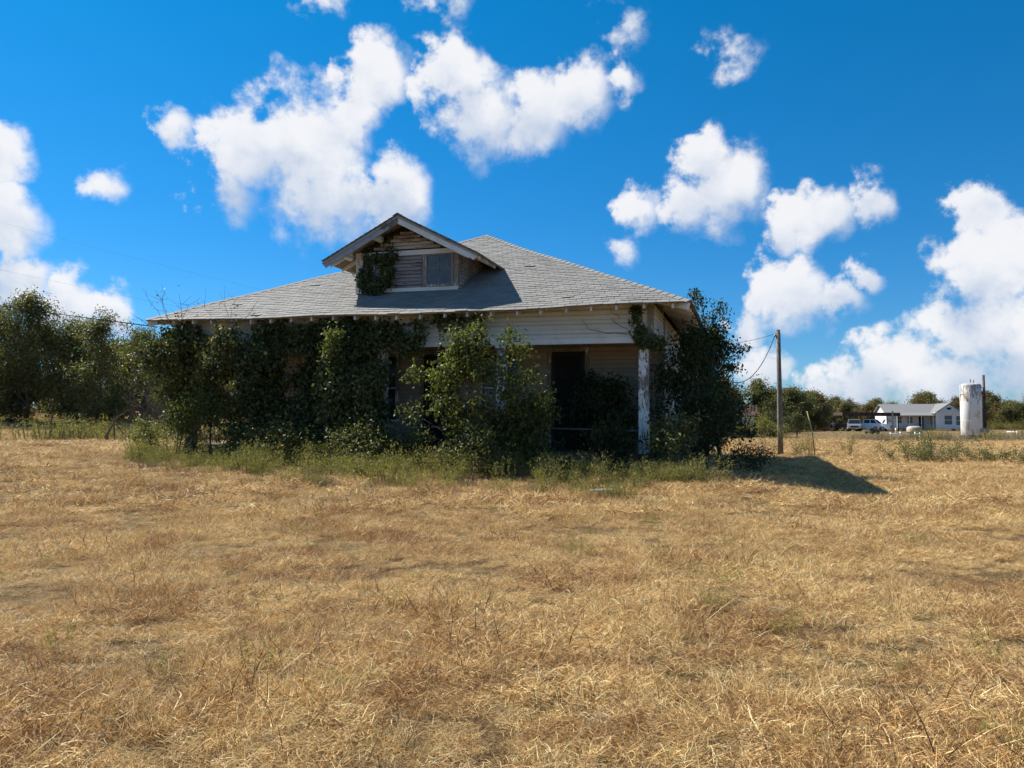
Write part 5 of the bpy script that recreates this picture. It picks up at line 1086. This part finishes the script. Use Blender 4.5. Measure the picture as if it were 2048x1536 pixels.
# ------------------------------------------------------------------ vehicles
M['silver'] = m_plain('silver_car_paint', (0.33, 0.34, 0.35), 0.3, 0.06, 3, 0.5, 0.5); M['white'] = m_plain('white_car_paint', (0.78, 0.79, 0.80), 0.3, 0.05, 3, 0, 0.5)
M['tyre'] = m_plain('tyre_rubber', (0.02, 0.02, 0.021), 0.85); M['lamp'] = m_plain('headlight_lens', (0.6, 0.6, 0.58), 0.15, 0.1, 4, 0, 0.5); M['grille'] = m_plain('dark_grille', (0.03, 0.03, 0.03), 0.5)
def pickup(label, x, y, rz, paint):
    """crew-cab pickup, nose towards local +x"""
    v = empty('pickup_truck', (x, y, GZ(x, y)), rz, label, 'truck')
    def loft(rows, mat, nm, par):                                # rows: (x, half width, z0, z1)
        b = MB(); vs = []
        for xx, hw, z0, z1 in rows: vs += [(xx, -hw, z0), (xx, hw, z0), (xx, hw * 0.97, z1), (xx, -hw * 0.97, z1)]
        k = len(rows); fs = [(i * 4 + j, i * 4 + (j + 1) % 4, i * 4 + 4 + (j + 1) % 4, i * 4 + 4 + j) for i in range(k - 1) for j in range(4)] + [(3, 2, 1, 0), tuple(range(k * 4 - 4, k * 4))]
        return b.add(vs, fs).build(nm, mat, par)
    body = loft([(-2.85, .93, .62, 1.12), (-2.7, .98, .5, 1.2), (-.9, .98, .48, 1.2), (1.2, .98, .45, 1.2), (2.3, .97, .45, 1.14), (2.75, .92, .5, 1.04), (2.9, .84, .55, .9)], paint, 'body', v)
    b = MB(); prof = [(-.95, 1.2, .93), (-.85, 1.8, .76), (-.6, 1.88, .74), (.45, 1.88, .74), (.75, 1.82, .75), (1.45, 1.2, .93)]
    vs = [(a, -w, z) for a, z, w in prof] + [(a, w, z) for a, z, w in prof]
    b.add(vs, [tuple(range(6)), tuple(range(11, 5, -1))] + [(i, (i + 1) % 6, (i + 1) % 6 + 6, i + 6) for i in range(6)]); cab = b.build('cab', paint, v)
    for s in (-1, 1):
        for a0, a1, b0, b1 in ((-.72, .12, -.68, .12), (.22, 1.12, .22, .68)):
            q = [(a0, s * .905, 1.27), (a1, s * .905, 1.27), (b1, s * .765, 1.78), (b0, s * .765, 1.78)]
            MB().add(q + [(x_, y_ + s * .012, z_) for x_, y_, z_ in q], [(0, 1, 2, 3), (7, 6, 5, 4), (0, 4, 5, 1), (1, 5, 6, 2), (2, 6, 7, 3), (3, 7, 4, 0)]).build('side_window', M['pane_dark'], cab)
    q = [(1.40, -.82, 1.27), (1.40, .82, 1.27), (.82, .68, 1.78), (.82, -.68, 1.78)]
    MB().add(q + [(x_ + .03, y_, z_ + .03) for x_, y_, z_ in q], [(0, 1, 2, 3), (7, 6, 5, 4), (0, 4, 5, 1), (1, 5, 6, 2), (2, 6, 7, 3), (3, 7, 4, 0)]).build('windscreen', M['pane_dark'], cab)
    for wx in (-1.75, 1.85):
        for s in (-1, 1):
            w = MB(); w.tube([(wx, s * .76, .39), (wx, s * .995, .39)], .39, 18).build('tyre', M['tyre'], v)
            wo = v.children[-1]; MB().tube([(wx, s * .997, .39), (wx, s * 1.012, .39)], .23, 14).build('rim', M['metal'], wo)
    MB().box(2.86, 2.93, -.5, .5, .66, .9).build('grille', M['grille'], v); MB().box(2.84, 3.0, -.86, .86, .45, .62).build('bumper', M['metal'], v)
    for s in (-1, 1): MB().box(2.80, 2.91, s * .70 - .14, s * .70 + .14, .74, .93).build('headlight', M['lamp'], v)
    MB().box(-2.5, -1.05, -.8, .8, 1.203, 1.21).build('bed_liner', M['grille'], v); return v
pickup('silver truck parked nose-out under the rust-brown carport', 52.4, 118.2, R(-112), M['silver'])
pickup('white crew-cab truck parked side-on by the rust-brown carport', 55.4, 119.2, R(-38), M['white'])
def tractor():
    t = empty('tractor', (50.6, 119.0, GZ(50.6, 119.0)), R(-20), 'dark old tractor standing under the outer carport edge', 'tractor')
    MB().box(-.3, 1.5, -.28, .28, .6, 1.15).build('hood', M['grille'], t); MB().box(-1.0, -.3, -.35, .35, .55, .85).build('seat_deck', M['grille'], t); MB().tube([(.9, 0, 1.15), (.9, 0, 1.75)], .04, 8).build('exhaust', M['rust'], t)
    for x, r, w in ((-.8, .68, .3), (1.25, .38, .18)):
        for s in (-1, 1):
            o = MB().tube([(x, s * .5, r), (x, s * (.5 + w), r)], r, 18).build('tyre', M['tyre'], t); MB().tube([(x, s * (.5 + w) + s * .003, r), (x, s * (.52 + w), r)], r * .5, 12).build('rim', M['rust'], o)
tractor()
def mower(x, y, rz, label, mat):
    t = empty('riding_mower', (x, y, GZ(x, y)), rz, label, 'mower')
    MB().hexa([(0, -.25, .3), (.8, -.22, .3), (.8, .22, .3), (0, .25, .3), (.05, -.24, .75), (.72, -.18, .66), (.72, .18, .66), (.05, .24, .75)]).build('hood', mat, t)
    MB().box(-.75, -.02, -.35, .35, .25, .5).build('body', mat, t); MB().box(-.7, -.6, -.2, .2, .5, .95).box(-.6, -.25, -.2, .2, .5, .58).build('seat', M['grille'], t)
    MB().box(-.35, .3, -.55, .55, .12, .24).build('deck', M['grille'], t)
    for xx, r in ((-.55, .25), (.62, .18)):
        for s in (-1, 1): MB().tube([(xx, s * .3, r), (xx, s * .46, r)], r, 14).build('tyre', M['tyre'], t)
M['red'] = m_plain('faded_red_paint', (0.26, 0.07, 0.05), 0.5)
mower(48.0, 117.0, R(160), 'faded red riding mower parked alone in the field by the wood', M['red'])
mower(43.2, 92.5, R(-150), 'dark low riding mower parked in the grass in front of the white truck', M['grille'])

# ------------------------------------------------------------------ tall white pressure tank and its stack
def m_tank():
    m, t = material('rusty_white_tank_paint'); co = t.n('TexCoord').outputs['Object']
    st = t.n('Mapping', None, Vector=co, Scale=(1.6, 1.6, 0.45)).outputs[0]
    a = t.noise(st, 2.6, 7.0, 0.7, 0.8); b = t.noise(co, 7.0, 5.0, 0.7); zc = t.n('SeparateXYZ', None, Vector=co).outputs[2]
    hi = t.step(zc, 2.4, 4.4, 0.0, 0.20)
    v = t.m('ADD', a.outputs[0], hi)
    col = t.mix(t.step(v, 0.60, 0.66), (0.74, 0.73, 0.70, 1), (0.30, 0.30, 0.30, 1))
    r = t.noise(st, 1.6, 6.0, 0.72, 0.6); col = t.mix(t.step(r.outputs[0], 0.54, 0.66, 0.0, 0.85), col, t.mix(b.outputs[0], (0.42, 0.20, 0.07, 1), (0.62, 0.48, 0.28, 1)))
    finish(t, principled(t, col, 0.55, b.outputs[0], 0.2, 0.01)); return m
M['tank'] = m_tank(); M['stack'] = m_plain('rust_brown_pipe', (0.085, 0.045, 0.033), 0.7, 0.4, 5)
TX, TY = 36.35, 61.0; tk = empty('storage_tank', (TX, TY, GZ(TX, TY)), 0, 'tall white cylindrical steel tank with rust stains standing on end', 'tank')
MB().lathe([(0.72, 0.42), (0.755, 0.46), (0.755, 4.32), (0.73, 4.40), (0.62, 4.47), (0.36, 4.54), (0.08, 4.57)], 36).build('shell', M['tank'], tk)
MB().lathe([(0.74, -0.2), (0.74, 0.38), (0.70, 0.417)], 30).build('skirt', M['stack'], tk)
MB().lathe([(0.77, 1.55), (0.765, 1.565)], 30).build('weld_seam', M['tank'], tk)
d0 = Vector((0.52, -0.86, 0)).normalized()
MB().tube([d0 * 0.70 + Vector((0, 0, 3.7)), d0 * 0.9 + Vector((0, 0, 3.7))], 0.20, 16).build('manhole', M['tank'], tk)
MB().tube([d0 * 0.905 + Vector((0, 0, 3.7)), d0 * 0.93 + Vector((0, 0, 3.7))], 0.15, 16).build('manhole_cover', M['stack'], tk)
MB().tube([d0 * 0.70 + Vector((0, 0, .8)), d0 * 0.95 + Vector((0, 0, .8))], 0.16, 16).build('lower_flange', M['metal'], tk)
MB().tube([(-.7, -.2, 3.65), (-.92, -.25, 3.65), (-.92, -.25, 3.5)], .03, 8).build('side_nozzle', M['stack'], tk)
MB().tube([(-.05, -.1, 4.6), (-.05, -.1, 4.85)], .03, 8).build('top_valve', M['stack'], tk); MB().tube([(.2, -.1, 4.58), (.2, -.1, 4.78)], .03, 8).build('top_valve', M['stack'], tk)
MB().tube([(-.5, -.66, .85), (-.45, -.85, .85), (-.42, -.88, .65), (-.42, -.88, .45)], .035, 8).build('drain_pipe', M['stack'], tk)
stk = empty('flare_stack', (TX + 1.0, TY - 0.1, GZ(TX + 1, TY)), 0, 'tall thin rust-brown steel pipe standing beside the white tank', 'pipe')
MB().tube([(0.03, 0, -.1), (0.0, 0, 5.2)], .09, 14).build('pipe', M['stack'], stk)
MB().tube([(0.0, -.09, .8), (.22, -.12, .8)], .17, 14).build('flange', M['metal'], stk); MB().bar((-.02, 0, 4.2), (-.24, 0, 4.2), .04, .04).build('bracket', M['stack'], stk)
# squat old water tank
M['oldtank'] = m_plain('stained_concrete_tank', (0.36, 0.31, 0.25), 0.8, 0.4, 3)
ot = empty('water_tank', (36.6, 70.2, GZ(36.6, 70.2)), 0, 'squat stained grey-brown round tank in the weeds before the far house', 'tank')
MB().lathe([(.62, -.1), (.64, .9), (.60, 1.0), (.45, 1.08), (.1, 1.12)], 24).build('shell', M['oldtank'], ot); MB().lathe([(.66, .5), (.66, .56)], 24).build('band', M['stack'], ot)
# service post with meter and solar panel
sp = empty('meter_post', (49.4, 100.0, GZ(49.4, 100)), R(-25), 'grey service post carrying meter box and tilted solar panels before the far house', 'post')
MB().box(-.09, .09, -.09, .09, -.1, 2.9).build('post', M['drywood'], sp); MB().box(-.75, -.3, -.15, .1, .5, 1.2).build('meter_box', M['white'], sp)
MB().hexa([(-.7, -.5, 1.5), (.05, -.5, 1.5), (.15, -.12, 1.95), (-.6, -.12, 1.95), (-.7, -.46, 1.46), (.05, -.46, 1.46), (.15, -.08, 1.91), (-.6, -.08, 1.91)]).build('solar_panel', M['pane'], sp)
MB().hexa([(-1.3, -.4, 1.3), (-1.0, -.4, 1.4), (-.8, -.1, 1.85), (-1.1, -.1, 1.75), (-1.3, -.36, 1.26), (-1.0, -.36, 1.36), (-.8, -.06, 1.81), (-1.1, -.06, 1.71)]).build('solar_panel', M['pane'], sp)
MB().bar((-1.05, -.1, -.1), (-1.05, -.2, 1.5), .05, .05).build('panel_leg', M['metal'], sp)
# white pipe frames
def pipe_frame(x, y, rz, segs, label):
    o = empty('pipe_railing', (x, y, GZ(x, y)), rz, label, 'railing')
    for a, b in segs: MB().tube([a, b], .045, 8).build('pipe', M['white'], o)
pipe_frame(30.2, 57.8, 0, [((0, 0, -.1), (0, 0, .72)), ((.36, 0, -.1), (.36, 0, .68)), ((0.045, 0, .58), (.315, 0, .58))], 'small white pipe goalpost frame before the squat tank')
pipe_frame(31.4, 64.0, R(10), [((0, 0, -.1), (0, 0, .55)), ((.9, 0, -.1), (.9, 0, .6)), ((.045, 0, .4), (.855, 0, .45)), ((.5, 0, .47), (.5, 0, .9))], 'low white bent pipe stand beneath the solar panels')
pipe_frame(39.6, 60.5, R(-5), [((0, 0, -.1), (0, 0, .8)), ((.0, .045, .7), (.0, 1.4, .7))], 'lone white pipe post to the right of the white tank')
pipe_frame(41.6, 60.5, R(-8), [((0, 0, -.1), (0, 0, .75)), ((.75, 0, -.1), (.75, 0, .8)), ((0.045, 0, .66), (.705, 0, .66)), ((.795, 0, .55), (2.5, 0, .55)), ((.1, -1, -.1), (.1, -1, .6)), ((.1, -.96, .4), (.1, -.1, .4))], 'white pipe railing at the right edge of the tank yard')

# ------------------------------------------------------------------ brush and weeds in the right field
random.seed(5)
for k in range(58):
    x = random.uniform(29, 44); y = random.uniform(55, 61.5) - (0 if x < 38 else 2)
    if abs(x - TX) < 1.6 and abs(y - TY) < 1.2: continue
    weed(random.choices(['dry', 'feather', 'spike'], (6, 2, 1.5))[0], x, y, random.uniform(1.2, 2.2), ty_label(x), 'weeds of the tank yard')
for k in range(12): weed('dry', random.uniform(26.5, 29.5), random.uniform(57, 61), random.uniform(1.3, 2.1), 'dark dry weed clump left of the tank yard weeds', 'dark weeds near the meter post')
bare_bush('brush_heap', 'tangled heap of dry brambles and grey-green leaves in the right field', 15.2, 28.6, 91, 0.8, 64, 'twig', 'brush', 5200, 'oak', 1.1, 0.010, 1.1)
bare_bush('brush_heap', 'flatter trailing bramble patch beside the tangled heap', 17.4, 27.8, 92, 0.45, 44, 'twig', 'brush', 3000, 'oak', 1.3, 0.008, 1.5)
bare_bush('brush_heap', 'low dry bramble scraps at the edge of the right field', 19.3, 27.2, 93, 0.3, 30, 'twig', 'brush', 1300, 'weed_brown', 1.2, 0.007, 1.6)
b = MB(); gc = np.random.default_rng(8)
b.tube(bez((0, 0, 0), (-.55, 0, 1.45), (.35, 0, .55), gc, 8, .02), [.022 - .002 * i for i in range(8)], 6)
tag(b.build('dead_cane', M['twig'], None, (15.7, 28.9, GZ(15.7, 28.9))), 'single dark arching cane rising out of the bramble heap', 'branch')
# twig pile at the shaded corner and a scrap of white pipe
bare_bush('twig_pile', 'pile of bare brown sticks lying by the shaded porch corner', *H(8.4, -2.2, 0).xy, 95, 0.3, 30, 'twig', 'branches', 0, 'weed', 0.5, 0.009, 2.0)
b = MB(); n = 12; prof = [(0.045 * math.cos(2 * math.pi * i / n), 0.045 * math.sin(2 * math.pi * i / n)) for i in range(n)]
b.tube([(-.21, 0, 0), (.21, 0, .012)], .05, 14, False).tube([(-.21, 0, 0), (.21, 0, .012)], .042, 14, False)
M['oldplastic'] = m_plain('dirty_white_plastic', (0.42, 0.40, 0.37), 0.6, 0.3, 25)
tag(b.build('pipe_scrap', M['oldplastic'], None, (1.62, 14.05, GZ(1.62, 14.05) + 0.075)), 'short piece of white plastic pipe lying on the straw before the porch', 'pipe')
